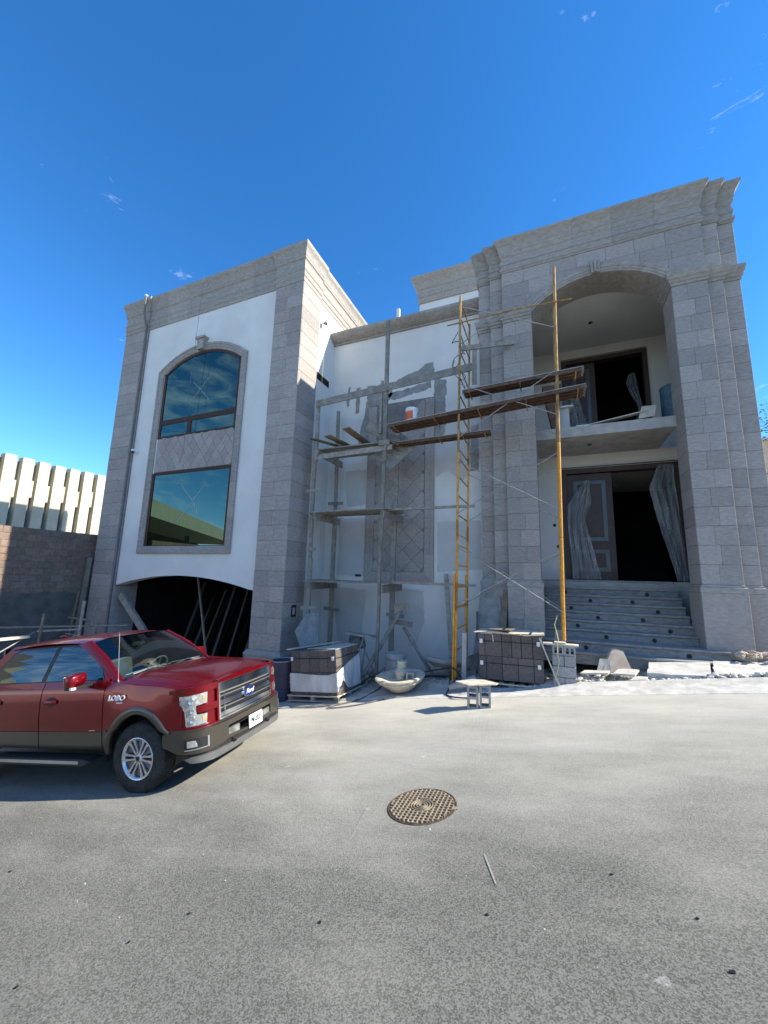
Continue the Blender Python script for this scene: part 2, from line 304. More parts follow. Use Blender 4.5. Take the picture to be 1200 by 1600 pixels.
def prism(bm, poly, fn, d0, d1):
    """poly: list of 2D points; fn(a,b,d)->xyz; extruded from d0 to d1"""
    A = [bm.verts.new(fn(a, b, d0)) for a, b in poly]; B = [bm.verts.new(fn(a, b, d1)) for a, b in poly]
    n = len(poly)
    if n > 8:
        from mathutils.geometry import tessellate_polygon
        for t in tessellate_polygon([[Vector((a, b, 0)) for a, b in poly]]):
            try: bm.faces.new([A[i] for i in t]); bm.faces.new([B[i] for i in reversed(t)])
            except ValueError: pass
    else: bm.faces.new(A); bm.faces.new(B[::-1])
    for i in range(n): bm.faces.new((A[i], B[i], B[(i+1)%n], A[(i+1)%n]))
XZ = lambda y: (lambda a, b, d: (a, y - d, b))      # facade plane facing -Y, depth d towards the street
def clip_poly(poly, nx, ny, c):
    out = []
    for i in range(len(poly)):
        p, q = poly[i], poly[(i+1) % len(poly)]; a = p[0]*nx + p[1]*ny - c; b = q[0]*nx + q[1]*ny - c
        if a <= 0: out.append(p)
        if a*b < 0:
            t = a/(a-b); out.append((p[0]+(q[0]-p[0])*t, p[1]+(q[1]-p[1])*t))
    return out
def clip_rect(poly, x0, x1, z0, z1):
    for n in ((-1,0,-x0),(1,0,x1),(0,-1,-z0),(0,1,z1)):
        if poly: poly = clip_poly(poly, *n)
    return poly
def area(p): return abs(sum(p[i][0]*p[(i+1)%len(p)][1]-p[(i+1)%len(p)][0]*p[i][1] for i in range(len(p))))/2
_tm = {}
def tile(name, parent, m, x0, x1, y0, y1, z0, z1, bev=0.004):
    """one stone as its own object; alike sizes share a mesh"""
    dx, dy, dz = round(x1-x0, 3), round(y1-y0, 3), round(z1-z0, 3); k = (name, m.name, dx, dy, dz)
    if k not in _tm:
        bm = NB(); box(bm, -dx/2, dx/2, -dy/2, dy/2, -dz/2, dz/2)
        if bev: bmesh.ops.bevel(bm, geom=bm.edges[:], offset=bev, segments=1, affect='EDGES')
        bmesh.ops.recalc_face_normals(bm, faces=bm.faces[:])
        me = bpy.data.meshes.new(name); bm.to_mesh(me); bm.free(); me.materials.append(m); _tm[k] = me
    o = bpy.data.objects.new(name, _tm[k]); COL.objects.link(o); o.location = ((x0+x1)/2, (y0+y1)/2, (z0+z1)/2); o.parent = parent
    return o
def sweep_pieces(name, parent, m, path, prof, fn, piece=0.95, gap=0.004, closed=False, side=1, smooth=False):
    """moulding along a 2D path, cut into stones; prof = [(out, h)], fn(a,b,h)->xyz"""
    P = [Vector(p) for p in path]; n = len(P); segs = []
    rng = range(n if closed else n-1)
    def nrm(i):
        a, b = P[i % n], P[(i+1) % n]; d = (b-a).normalized(); return Vector((d.y, -d.x))*side
    def mit(i):
        i0 = (i-1); 
        if not closed and (i == 0): return nrm(0)
        if not closed and (i == n-1): return nrm(n-2)
        a, b = nrm((i-1) % n), nrm(i % n); s = a + b; return s / max(0.3, s.dot(a))
    objs = []
    for i in rng:
        a, b = P[i], P[(i+1) % n]; L = (b-a).length; k = max(1, round(L/piece)); d = (b-a).normalized(); N = nrm(i)
        for j in range(k):
            t0 = a + d*(L*j/k + (gap/2 if j else 0.0)); t1 = a + d*(L*(j+1)/k - (gap/2 if j < k-1 else 0.0))
            n0 = mit(i) if j == 0 else N; n1 = mit((i+1) % n if closed else i+1) if j == k-1 else N
            bm = NB(); A = [bm.verts.new(fn(*(t0 + n0*o), h)) for o, h in prof]; B = [bm.verts.new(fn(*(t1 + n1*o), h)) for o, h in prof]
            q = len(prof)
            for c in range(q): bm.faces.new((A[c], B[c], B[(c+1)%q], A[(c+1)%q]))
            bm.faces.new(A[::-1]); bm.faces.new(B)
            objs.append(mk(name, bm, m, parent))
    return objs
def arc_pts(cx, cz, r, a0, a1, n): return [(cx + r*math.cos(a0+(a1-a0)*i/n), cz + r*math.sin(a0+(a1-a0)*i/n)) for i in range(n+1)]
def circ(x0, x1, zs, zc):
    """arc through springers (x0,zs),(x1,zs) and crown zc -> centre x, z, radius"""
    h = (x1-x0)/2; r = zc - zs; Rr = (h*h + r*r)/(2*r); return (x0+x1)/2, zc - Rr, Rr
SLOPE, G0 = 0.15, -0.21
def gz(x):
    if abs(x) <= 45: return G0 + SLOPE*x
    s = 1 if x > 0 else -1; return G0 + s*(SLOPE*45 + 2.5*(1-math.exp(-(abs(x)-45)/25)))
# ------------------------------------------------------------------ ground and road
def ground_sheet():
    bm = NB(); xs = [-900,-400,-200,-120,-80,-60,-45] + list(range(-40, 41, 4)) + [45,60,80,120,200,400,900]
    ys = [-900,-400,-150,-60,-30,-20,8.62,12,30,60,150,400,900]
    g = [[bm.verts.new((x, y, gz(x) - 0.02)) for y in ys] for x in xs]
    for i in range(len(xs)-1):
        for j in range(len(ys)-1): bm.faces.new((g[i][j], g[i+1][j], g[i+1][j+1], g[i][j+1]))
    return tag(mk('ground', bm, M['terr'], None), kind='structure')
ground_sheet()
def road():
    bm = NB(); xs = [-60,-45,-40,-30,-20] + [-14+0.5*i for i in range(45)] + [10,14,20,30,40,45,60]; ys = [-16,-12,-8,-4,-2] + [0.4*i for i in range(0, 22)] + [8.62]
    def h(x, y):
        z = gz(x)
        if abs(x) < 14 and 0 < y < 8.6: z += 0.012*noise.noise(Vector((x*0.5, y*0.7, 0)))
        return z
    g = [[bm.verts.new((x, y, h(x, y))) for y in ys] for x in xs]
    for i in range(len(xs)-1):
        for j in range(len(ys)-1): bm.faces.new((g[i][j], g[i+1][j], g[i+1][j+1], g[i][j+1]))
    return tag(mk('road', bm, M['road'], None, smooth=True), kind='structure')
road()
# pale concrete gutter lip along the right half of the road edge
def gutter():
    bm = NB(); n = 60; x0, x1 = -6.2, 12.0; rows = []
    for i in range(n+1):
        x = x0 + (x1-x0)*i/n; w = 0.03*noise.noise(Vector((x*1.7, 0, 3)))
        rise = 0.05 if x > .25 else 0.05*max(0, (x+.25)/.5)-.02*math.exp(-((x+.9)/.7)**4)
        rows.append([bm.verts.new((x, y, gz(x)+z)) for y, z in ((7.72+w, -0.03), (7.80+w, 0.012), (8.15, 0.022+rise*0.4), (8.44, 0.03+rise), (8.50, 0.02+rise), (8.52, -0.2))])
    for a, b in zip(rows, rows[1:]):
        for k in range(5): bm.faces.new((a[k], b[k], b[k+1], a[k+1]))
    return tag(mk('kerb', bm, M['dustconc'], None), kind='structure')
gutter()
# churned ground between the kerb and the house
def verge(x, y):
    n = noise.noise(Vector((x*0.9, y*1.3, 1.7))); n2 = noise.noise(Vector((x*3.1, y*3.1, 5.0))); n3 = noise.noise(Vector((x*9, y*9, 2.0)))
    z = gz(x) + 0.03 + 0.05*n + 0.025*n2 + 0.012*n3
    m = math.exp(-((x+2.55)/0.85)**2 - ((y-8.75)/0.5)**2)*0.12 + math.exp(-((x+0.1)/0.6)**2 - ((y-8.65)/0.3)**2)*0.10
    z += m - 0.11*math.exp(-((x+0.95)/0.75)**4 - ((y-8.85)/0.55)**4)
    t = max(0, min(1, (y-8.25)/0.3)); return z*t + (gz(x)-0.02)*(1-t)
def make_verge():
    bm = NB(); nx, ny = 260, 48; x0, x1, y0, y1 = -6.6, 6.4, 8.25, 10.65
    g = [[bm.verts.new((x0+(x1-x0)*i/nx, y0+(y1-y0)*j/ny, verge(x0+(x1-x0)*i/nx, y0+(y1-y0)*j/ny))) for j in range(ny+1)] for i in range(nx+1)]
    for i in range(nx):
        for j in range(ny): bm.faces.new((g[i][j], g[i+1][j], g[i+1][j+1], g[i][j+1]))
    return tag(mk('dirt_ground', bm, M['terr'], None, smooth=True), kind='structure')
make_verge()

M['darkrender'] = mat('dark_render', (0.085,0.08,0.072), (0.14,0.132,0.12), scale=3, rough=0.95, bump=0.5, bscale=50)  # dark grey-brown tone; also on the recessed wall and some boards
# ------------------------------------------------------------------ the house
house = thing('house', 'large two-storey house clad in grey cantera stone and white stucco, unfinished', 'house', (0,0,0))
def part(name, bm, m, parent=None, **k): return mk(name, bm, m, parent or house, **k)
def pbox(name, m, *a, parent=None, **k):
    bm = NB(); box(bm, *a); return part(name, bm, m, parent, **k)
TX0, TX1, TY = -14.43, -6.47, 8.60        # tower
PX0, PX1 = -13.22, -7.48                  # white panel between piers
TT = 11.66
def spans(x0, x1, k, alt):
    """split a course of k stones, joints shifting from course to course"""
    w = (x1-x0)/k; cuts = [x0] + [x0 + w*i + (0.05 if alt else -0.05) + random.uniform(-.02,.02) for i in range(1, k)] + [x1]
    return list(zip(cuts, cuts[1:]))
# --- tower masses
tw = pbox('tower_wall', M['joint'], TX0+0.03, PX0, TY+0.03, 15.0, -3.6, TT-0.02)
tw2 = pbox('tower_wall', M['joint'], PX1, TX1-0.03, TY+0.03, TY+0.98, -2.6, TT-0.02)
# white panel with the garage arch under it
gcx, gcz, gR = circ(PX0, PX1, 1.255, 1.62)
bm = NB(); poly = [(PX0, 1.255)] + [(x, gcz + math.sqrt(gR*gR-(x-gcx)**2)) for x in [PX0 + (PX1-PX0)*i/24 for i in range(1, 24)]] + [(PX1, 1.28), (PX1, 10.5), (PX0, 10.5)]
prism(bm, poly, XZ(TY+0.06), 0.0, -0.35)
panel = part('stucco_wall', bm, M['stucco'])
# side wall of the tower (faces +X)
side = pbox('stucco_side_wall', M['stucco'], TX1-0.30, TX1-0.055, TY+0.93, 15.0, -2.6, 10.5)
pbox('tower_top_wall', M['joint'], PX0, PX1, TY+0.10, TY+0.40, 10.45, TT-0.03)
pbox('tower_top_side_wall', M['joint'], TX1-0.33, TX1-0.06, TY+0.97, 15.0, 10.45, TT-0.03)
pbox('tower_roof', M['concrete'], TX0+0.1, TX1-0.1, TY+0.1, 15.0, 11.2, 11.35)
pbox('tower_rear_wall', M['stucco'], PX0+0.01, TX1-0.31, 14.8, 14.99, -3.5, 11.2)
# --- garage interior
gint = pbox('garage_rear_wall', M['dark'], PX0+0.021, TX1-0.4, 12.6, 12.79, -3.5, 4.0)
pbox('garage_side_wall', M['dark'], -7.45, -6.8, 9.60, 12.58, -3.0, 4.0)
pbox('garage_side_wall', M['dark'], PX0+.001, PX0+.02, TY+.805, 14.7, -3.0, 1.85)  # added near-black liner; its colour stands for shade over the grey wall
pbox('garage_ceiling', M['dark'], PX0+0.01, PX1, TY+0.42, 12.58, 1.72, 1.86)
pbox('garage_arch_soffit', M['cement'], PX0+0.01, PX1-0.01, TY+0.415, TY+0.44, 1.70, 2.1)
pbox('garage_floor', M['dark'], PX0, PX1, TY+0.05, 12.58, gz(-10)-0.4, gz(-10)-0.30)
# tiles on the tower piers
CH = 0.402
def courses(z0, z1, ch=CH):
    n = max(1, round((z1-z0)/ch)); c = (z1-z0)/n; return [(z0+c*i, z0+c*(i+1)) for i in range(n)]
G = 0.0028; GV = 0.0012
for i, (a, b) in enumerate(courses(-0.22, 10.42)):
    for (x0, x1) in spans(PX1, TX1, 2, i % 2):
        d = random.uniform(0, 0.003); tile('stone_tile', tw2, M['stone'], x0+GV, x1-(GV if x1 < TX1-.01 else 0), TY-d, TY+0.03, a+G, b-G)
    d = random.uniform(0, 0.003); tile('stone_tile', tw2, M['stone'], TX1-0.03, TX1+d, TY+0.031, TY+0.93, a+G, b-G)
for i, (a, b) in enumerate(courses(-2.4, 10.42)):
    k = 2 if i % 3 else 1
    for (x0, x1) in spans(TX0, PX0-0.10, k, i % 2):
        d = random.uniform(0, 0.003); tile('stone_tile', tw, M['stone'], x0+GV, x1-GV, TY-d, TY+0.03, a+G, b-G)
    tile('stone_tile', tw, M['stone'], PX0-0.10+G, PX0, TY+0.01, TY+0.03, a+G, b-G)
for i, (a, b) in enumerate(courses(-2.4, 1.22)):
    for (y0, y1) in spans(TY+0.03, TY+0.80, 1, i % 2):
        tile('stone_tile', tw, M['stone'], PX0, PX0+0.02, y0+G, y1-G, a+G, b-G)
pbox('pier_plinth', M['mould'], PX1-0.07, TX1+0.07, TY-0.07, TY+0.97, -2.6, -0.36)
sweep_pieces('plinth_moulding', house, M['mould'], [(PX1-.004, TY+.5), (PX1-.004, TY-.004), (TX1+.004, TY-.004), (TX1+.004, TY+0.96)], [(0,-.36),(.085,-.36),(.085,-.31),(.06,-.28),(.03,-.24),(0,-.22)], lambda a,b,h:(a,b,h), side=1, piece=1.2)
# entablature of the tower
prof_t = [(-0.02,10.42),(.012,10.42),(.012,10.56),(.03,10.58),(.03,10.74),(.05,10.77),(.05,10.80),(.022,10.82),(.022,11.10),(.04,11.13),(.055,11.14),(.055,11.20),(.07,11.24),(.075,11.33),(.10,11.43),(.135,11.50),(.15,11.53),(.15,11.61),(.14,11.66),(-.02,11.66)]
sweep_pieces('cornice_stone', house, M['mould'], [(TX0, 14.9), (TX0, TY), (PX0-0.02, TY), (PX0-0.02, TY+0.05), (PX1, TY+0.05), (PX1, TY), (TX1, TY), (TX1, TY+0.95), (TX1-0.05, TY+0.95), (TX1-0.05, 15.0)], prof_t, lambda a,b,h:(a,b,h), piece=0.92)
# --- tower windows
WX0, WX1 = -12.36, -8.44; OX0, OX1 = -12.02, -8.58 - 0.0
fcx = (WX0+WX1)/2; OX0, OX1 = WX0+0.33, WX1-0.25
ocx, ocz, oR = circ(WX0, WX1, 8.56, 9.24); outer = arc_pts(ocx, ocz, oR, math.acos((WX1-ocx)/oR), math.pi-math.acos((WX1-ocx)/oR), 14)
path = [(WX0, 2.28), (WX0, 8.56)] + outer[::-1][1:-1] + [(WX1, 8.56), (WX1, 2.28)]
YP = TY + 0.06
prof_f = [(0.0,-0.02),(0.0,0.06),(-.03,0.075),(-.07,0.075),(-.09,0.05),(-.16,0.05),(-.18,0.035),(-.23,0.035),(-.25,0.0),(-.25,-0.02)]
surround = mk('window_surround', (lambda b: (box(b, WX0+.12, WX1-.12, YP-.018, YP-.004, 2.4, 2.45), b)[1])(NB()), M['mould'], house)
for o in sweep_pieces('surround_stone', surround, M['mould'], path, prof_f, lambda a,b,h:(a, YP-h, b), closed=True, side=-1, piece=1.0): pass
# diamond tiles between the windows
def diamonds(name, parent, x0, x1, z0, z1, w, h, yf, keep=None, m=None, depth=0.02):
    i0 = int(x0/w)-2; cnt = 0
    for i in range(i0, int(x1/w)+3):
        for j in range(int(z0/(h/2))-2, int(z1/(h/2))+3):
            cx = i*w + (w/2 if j % 2 else 0); cz = j*h/2; g = 0.006
            p = clip_rect([(cx-w/2+g, cz), (cx, cz-h/2+g), (cx+w/2-g, cz), (cx, cz+h/2-g)], x0, x1, z0, z1)
            if not p or area(p) < 0.006: continue
            if keep and not keep(cx, cz): continue
            bm = NB(); prism(bm, p, XZ(yf), 0.0, depth+random.uniform(-.002,.002)); mk(name, bm, m or M['stone'], parent); cnt += 1
    return cnt
backing = pbox('panel_backing', M['joint'], OX0, OX1, YP-0.01, YP+0.0, 4.92, 6.14)
diamonds('diamond_tile', backing, OX0, OX1, 4.95, 6.11, 0.34, 0.46, YP-0.01)
# lower window
def window_bars(par, rects, m, y0, y1):
    for r in rects: pbox('window_bar', m, r[0], r[1], y0, y1, r[2], r[3], parent=par)
w1 = pbox('window_frame', M['bronze'], OX0-0.05, OX0+0.06, YP-.03, YP+.05, 2.50, 4.92)
window_bars(w1, [(OX1-0.05,OX1+.03,2.5,4.92),(OX0+.061,OX1-.051,4.84,4.93),(OX0+.061,OX1-.051,2.45,2.53)], M['bronze'], YP-.03, YP+.05)
pane1 = pbox('window_pane', M['winglass'], OX0+.05, OX1-.04, YP-.012, YP-.004, 2.52, 4.86, parent=w1)
pbox('window_backing', M['dark'], OX0+.05, OX1-.04, YP-.002, YP+.0, 2.52, 4.86, parent=w1)
# upper window with curved head
icx, icz, iR = circ(OX0, OX1, 8.42, 8.98)
w2 = pbox('window_frame', M['bronze'], OX0-.03, OX0+0.08, YP-.03, YP+.05, 6.10, 8.44)
window_bars(w2, [(OX1-0.06,OX1+.03,6.10,8.44),(OX0+.081,OX1-.061,6.58,6.74),(OX0+.081,OX1-.061,6.09,6.17),(-10.72,-10.56,6.171,6.579)], M['bronze'], YP-.03, YP+.05)
head = arc_pts(icx, icz, iR, math.acos((OX1-icx)/iR), math.pi-math.acos((OX1-icx)/iR), 16)
sweep_pieces('window_head', w2, M['bronze'], head[::-1], [(0,-.05),(0,.03),(-.09,.03),(-.09,-.05)], lambda a,b,h:(a,YP-h,b), side=-1, piece=9)
h2 = [(x, z-.06) for x, z in head]
bm = NB(); prism(bm, [(OX0+.05, 6.62), (OX1-.04, 6.62), (OX1-.04, 8.38)] + h2[1:-1] + [(OX0+.05, 8.38)], XZ(YP-.004), 0, .008); mk('window_pane', bm, M['winglass'], w2)
bm = NB(); prism(bm, [(OX0+.05, 6.12), (OX1-.04, 6.12), (OX1-.04, 8.38)] + h2[1:-1] + [(OX0+.05, 8.38)], XZ(YP), 0, .002); mk('window_backing', bm, M['dark'], w2)
for a, b in ((OX0+.05, -10.70), (-10.58, OX1-.04)): pbox('window_pane', M['winglass'], a, b, YP-.012, YP-.004, 6.15, 6.60, parent=w2)
pbox('glass_joint', M['black'], -10.02, -10.012, YP-.0145, YP-.012, 6.75, 8.9, parent=w2)
# keystone
bm = NB(); prism(bm, [(-10.56,9.42),(-10.24,9.42),(-10.29,9.0),(-10.51,9.0)], XZ(YP), 0, .15); prism(bm, [(-10.60,9.36),(-10.20,9.36),(-10.20,9.44),(-10.60,9.44)], XZ(YP), .0, .19)
mk('keystone', bm, M['mould'], house)
# white tape crosses on the panes
def tape(pts, w, y):
    bm = NB()
    for p, q in zip(pts, pts[1:]): beam(bm, (p[0], y, p[1]), (q[0], y, q[1]), 0.002, w, up=(q[1]-p[1], 0, -(q[0]-p[0])))
    return bm
for seq, nm in (([(-10.75,7.18),(-9.95,8.0)],0),([(-10.66,7.93),(-9.9,7.22)],0)):
    mk('tape_strip', tape(seq, .009, YP-.016), M['primer'], w2)
for seq in ([(-10.72,3.24),(-10.1,3.93),(-9.66,4.44)], [(-10.66,4.42),(-10.15,3.93),(-9.92,3.6),(-9.8,3.28)]):
    mk('tape_strip', tape(seq, .013, YP-.016), M['primer'], w1)
# rain pipe beside the left pier
bm = NB(); tube(bm, [(PX0-.06, TY-.04, -1.5), (PX0-.06, TY-.04, 10.45), (PX0-.06, TY-.19, 11.0), (PX0-.06, TY-.2, 11.62)], .035, 8); mk('drain_pipe', bm, M['joint'], house)
bm = NB(); box(bm, PX0-.10, PX0-.02, TY-.24, TY-.16, 11.66, 11.70); mk('pipe_cap', bm, M['white'], house)
# vent in the side wall
vent = pbox('wall_vent', M['black'], TX1-.07, TX1-.052, 9.62, 10.36, 7.80, 8.03)
for k in range(5): pbox('vent_slat', M['bronze'], TX1-.054, TX1-.04, 9.64, 10.34, 7.815+k*.043, 7.83+k*.043, parent=vent)
# socket box in the pier side
sb = pbox('socket_box', M['black'], TX1+.002, TX1+.008, 8.98, 9.20, .62, .93); pbox('socket_plate', M['stone'], TX1+.008, TX1+.016, 9.03, 9.14, .68, .86, parent=sb)

# --- middle wall
MY = 10.60
mid = pbox('middle_wall', M['stucco'], TX1-.06, -1.60, MY, MY+.3, -2.6, 9.5)
pbox('middle_roof', M['concrete'], TX1-.05, -1.6, MY+.31, 15.0, 9.3, 9.45)
prof_m = [(0,9.42),(.05,9.42),(.05,9.47),(.12,9.50),(.20,9.55),(.27,9.62),(.30,9.66),(.30,9.74),(0,9.78)]
sweep_pieces('eave_stone', mid, M['mould'], [(TX1-.05, MY), (-1.60, MY)], prof_m, lambda a,b,h:(a,b,h), piece=0.8, gap=.006)
# stone panel on the middle wall
QX0, QX1, QZ0, QZ1 = -5.12, -3.0, 1.62, 7.05
pb = pbox('panel_backing', M['joint'], QX0, QX1, MY-.012, MY, QZ0, QZ1, parent=mid)
sp = sweep_pieces('panel_frame_stone', mid, M['stone'], [(QX0, 7.0), (QX0, QZ0), (QX1, QZ0), (QX1, 7.0)], [(0,.0),(0,.04),(-.05,.05),(-.10,.05),(-.12,.035),(-.26,.035),(-.28,.02),(-.28,0)], lambda a,b,h:(a,MY-.004-h,b), side=1, piece=0.8)
def keepd(cx, cz): return not (cz > 5.35 and cz - 5.35 > (cx + 4.95)*1.15)
diamonds('diamond_stone', mid, QX0+.29, QX1-.29, QZ0+.29, 7.02, 0.56, 0.56, MY-.012, keep=keepd)
# cement patches, broken stucco edges
def patch(name, pts, m, y=MY, d=.006, parent=None, jag=.03):
    out = []
    for i in range(len(pts)):
        p, q = Vector(pts[i]), Vector(pts[(i+1) % len(pts)]); n = max(1, int((q-p).length/.09))
        for k in range(n):
            t = p.lerp(q, k/n); out.append((t.x + random.uniform(-jag, jag), t.y + random.uniform(-jag, jag)))
    bm = NB(); prism(bm, out, XZ(y), 0, d); bmesh.ops.triangulate(bm, faces=[f for f in bm.faces if len(f.verts) > 4]); return mk(name, bm, m, parent or mid)
patch('cement_patch', [(-5.2,7.75),(-4.4,7.72),(-4.35,7.35),(-4.9,6.3),(-5.0,5.5),(-5.35,5.62),(-5.5,5.95),(-5.4,6.4),(-5.25,6.9)], M['cement'])
patch('cement_patch', [(-4.25,7.75),(-3.9,7.9),(-3.5,8.0),(-3.3,8.15),(-3.05,8.15),(-3.02,7.78),(-3.5,7.72),(-4.2,7.6)], M['cement'])
patch('cement_patch', [(-3.02,7.6),(-3.02,6.1),(-2.98,5.6),(-2.66,5.9),(-2.66,7.55)], M['cement'])
patch('cement_patch', [(-4.6,7.35),(-3.1,7.58),(-3.1,7.35),(-4.3,7.15)], M['cement'])
patch('cement_patch', [(-5.98,7.4),(-5.9,7.85),(-5.84,7.85),(-5.86,7.2),(-5.92,7.15)], M['cement'], jag=.01)
patch('cement_patch', [(-5.62,7.75),(-5.46,7.78),(-5.5,6.9),(-5.62,6.88)], M['cement'], jag=.01)
patch('cement_patch', [(-1.95,6.0),(-1.72,6.0),(-1.75,4.7),(-1.98,4.7)], M['cement'], jag=.02)
for pts in ([(-5.9,5.0),(-5.12,5.0),(-5.12,3.9),(-5.8,3.85)], [(-6.0,3.5),(-5.14,3.5),(-5.14,1.75),(-6.05,1.75)], [(-2.98,6.4),(-1.7,6.3),(-1.7,5.0),(-2.2,4.4),(-2.6,4.75),(-2.96,4.6)],
            [(-4.15,1.45),(-3.3,1.4),(-3.25,.6),(-3.5,-.1),(-3.7,-.1),(-3.75,.4),(-4.1,.65)], [(-6.2,1.4),(-5.0,1.35),(-5.2,-.2),(-5.9,-.2)], [(-2.9,3.3),(-1.7,3.3),(-1.7,2.0),(-2.9,1.9)]):
    patch('primer_patch', pts, M['primer'], d=.003, jag=.02)
for x, z in ((-4.62,.42),(-2.55,.25)):
    pbox('outlet_hole', M['black'], x-.05, x+.05, MY-.006, MY, z-.035, z+.035, parent=mid)
pbox('outlet_hole', M['black'], -5.42, -5.22, MY-.008, MY, 1.73, 1.80, parent=mid)

# --- portico
PY = 9.90; IX0, IX1 = -0.235, 2.77; A0, A1 = -0.95, 3.44; B0, B1 = -1.28, 3.76; C0, C1 = -1.61, 4.10; BY, CY = 10.03, 10.16; PT = 10.87; CEIL = 9.30
def pier(x0, x1):
    return pbox('portico_pier', M['joint'], x0, x1, PY+.03, 10.66, -1.2, PT-.03)
pl = pier(A0+.03, IX0-.03); pr = pier(IX1+.03, A1-.03)
pbox('portico_side_wall', M['joint'], C0+.03, A0+.029, CY+.03, 10.66, -1.6, PT-.03); pbox('portico_side_wall', M['joint'], A1-.029, C1-.03, CY+.03, 10.66, -1.2, PT-.03)
pbox('portico_side_wall', M['stucco'], C0+.05, C0+.30, 10.661, 17.0, -1.2, PT-.1); pbox('portico_side_wall', M['stucco'], C1-.30, C1-.05, 10.661, 17.0, -1.2, PT-.1)
pbox('portico_side_wall', M['joint'], B0+.03, A0+.0285, BY+.03, CY+.029, -1.6, PT-.03); pbox('portico_side_wall', M['joint'], A1-.0285, B1-.03, BY+.03, CY+.029, -1.2, PT-.03)
pbox('portico_roof', M['concrete'], C0+.31, C1-.31, 10.67, 17.0, 10.4, 10.5)
acx, acz, aR = circ(IX0, IX1, 8.60, 9.25)
# wall above the arch
bm = NB(); xs = [IX0 - .03 + (IX1-IX0+.06)*i/28 for i in range(29)]
def arcz(x, r=aR): 
    t = r*r-(x-acx)**2; return acz + math.sqrt(t) if t > 0 else -99
poly = [(x, max(8.6, arcz(x))+.0) for x in xs] + [(IX1+.03, PT-.03), (IX0-.03, PT-.03)]
prism(bm, poly, XZ(PY+.03), 0, -(10.66-PY-.03)); upw = part('arch_wall', bm, M['joint'])
bm = NB(); ys = [PY+.0, 10.66]; prev = None
ring = [(x, max(8.6, arcz(x))-.012) for x in [IX0 + (IX1-IX0)*i/28 for i in range(29)]]
nst = 7
for s in range(nst):
    seg = ring[s*4:s*4+5]; bm = NB(); a = [[bm.verts.new((x, y, z)) for x, z in seg] for y in (PY+.004, 10.66)]; b = [[bm.verts.new((x, y, z+.03)) for x, z in seg] for y in (PY+.004, 10.66)]
    for i in range(4):
        bm.faces.new((a[0][i],a[0][i+1],a[1][i+1],a[1][i])); bm.faces.new((b[0][i],b[1][i],b[1][i+1],b[0][i+1]))
        for k in (0,1): bm.faces.new((a[k][i],b[k][i],b[k][i+1],a[k][i+1]))
    bm.faces.new((a[0][0],a[1][0],b[1][0],b[0][0])); bm.faces.new((a[0][4],b[0][4],b[1][4],a[1][4])); mk('soffit_stone', bm, M['mould'], upw)
# cladding stones
def clad(par, x0, x1, yf, z0, z1, k, depth=.03, alt0=0):
    for i, (a, b) in enumerate(courses(z0, z1)):
        for (p, q) in spans(x0, x1, k, (i+alt0) % 2):
            d = random.uniform(0, .003); tile('cladding_stone', par, M['stone'], p+GV, q-GV, yf-d, yf+depth, a+G, b-G)
PLZ = 1.66
for (par, x0, x1) in ((pl, A0, IX0), (pr, IX1, A1)): clad(par, x0, x1, PY, PLZ+.10, 8.46, 2)
for (x0, x1, yf) in ((B0, A0, BY), (A1, B1, BY), (C0, B0, CY), (B1, C1, CY)):
    par = pl if x1 < 0 else pr
    clad(par, x0, x1, yf, PLZ+.10, 8.46, 1); clad(par, x0, x1, yf, 8.80, 9.93, 1)
for i, (a, b) in enumerate(courses(PLZ+.10, 8.60)):      # jambs of the opening
    for (p, q) in spans(PY+.031, 10.66, 1, 0):
        tile('jamb_stone', pr, M['stone'], IX1-.0, IX1+.03, p+G, q-G, a+G, b-G); tile('jamb_stone', pl, M['stone'], IX0-.03, IX0, p+G, q-G, a+G, b-G)
# outer faces of pilaster C on the right
# spandrel stones (cut by the arch)
for i, (a, b) in enumerate(courses(8.80, 9.93)):
    for (p, q) in spans(A0, A1, 7, i % 2):
        xs2 = [p+G + (q-p-2*G)*t/8 for t in range(9)]; low = [(x, max(a+G, arcz(x, aR+.20)+G)) for x in xs2]; low = [v for v in low if v[1] < b-.03]
        if len(low) < 2: continue
        if low[-1][0]-low[0][0] < .04: continue
        bm = NB(); prism(bm, low + [(low[-1][0], b-G), (low[0][0], b-G)], XZ(PY+.03), 0, .03+random.uniform(0,.003)); mk('spandrel_stone', bm, M['stone'], upw)
# archivolt
ar = arc_pts(acx, acz, aR-.005, math.acos((IX1-acx)/aR), math.pi-math.acos((IX1-acx)/aR), 20)[::-1]
for o in sweep_pieces('archivolt_stone', upw, M['mould'], ar, [(0,-.03),(0,.035),(.05,.035),(.055,.05),(.11,.05),(.115,.065),(.19,.075),(.21,.06),(.21,-.03)], lambda a,b,h:(a,PY-h,b), side=-1, piece=.24, gap=0.0): pass
bm = NB()
for s in (-1,0,1): prism(bm, [(acx+s*.06-.028, 9.22),(acx+s*.06+.028, 9.22),(acx+s*.085+.035, 9.55),(acx+s*.085-.035, 9.55)], XZ(PY), 0, .13+(.02 if s==0 else 0))
mk('keystone', bm, M['mould'], upw)
# impost mouldings
prof_i = [(-.01,8.46),(.02,8.46),(.02,8.52),(.05,8.54),(.05,8.60),(.075,8.62),(.085,8.68),(.10,8.72),(.10,8.78),(-.01,8.80)]
f3 = lambda a,b,h:(a,b,h)
sweep_pieces('impost_stone', pl, M['mould'], [(C0, 10.6),(C0, CY),(B0, CY),(B0, BY),(A0, BY),(A0, PY),(IX0, PY)], prof_i, f3, piece=.7)
sweep_pieces('impost_stone', pr, M['mould'], [(IX1, 10.66),(IX1, PY),(A1, PY),(A1, BY),(B1, BY),(B1, CY),(C1, CY),(C1, 10.6)], prof_i, f3, piece=.7)
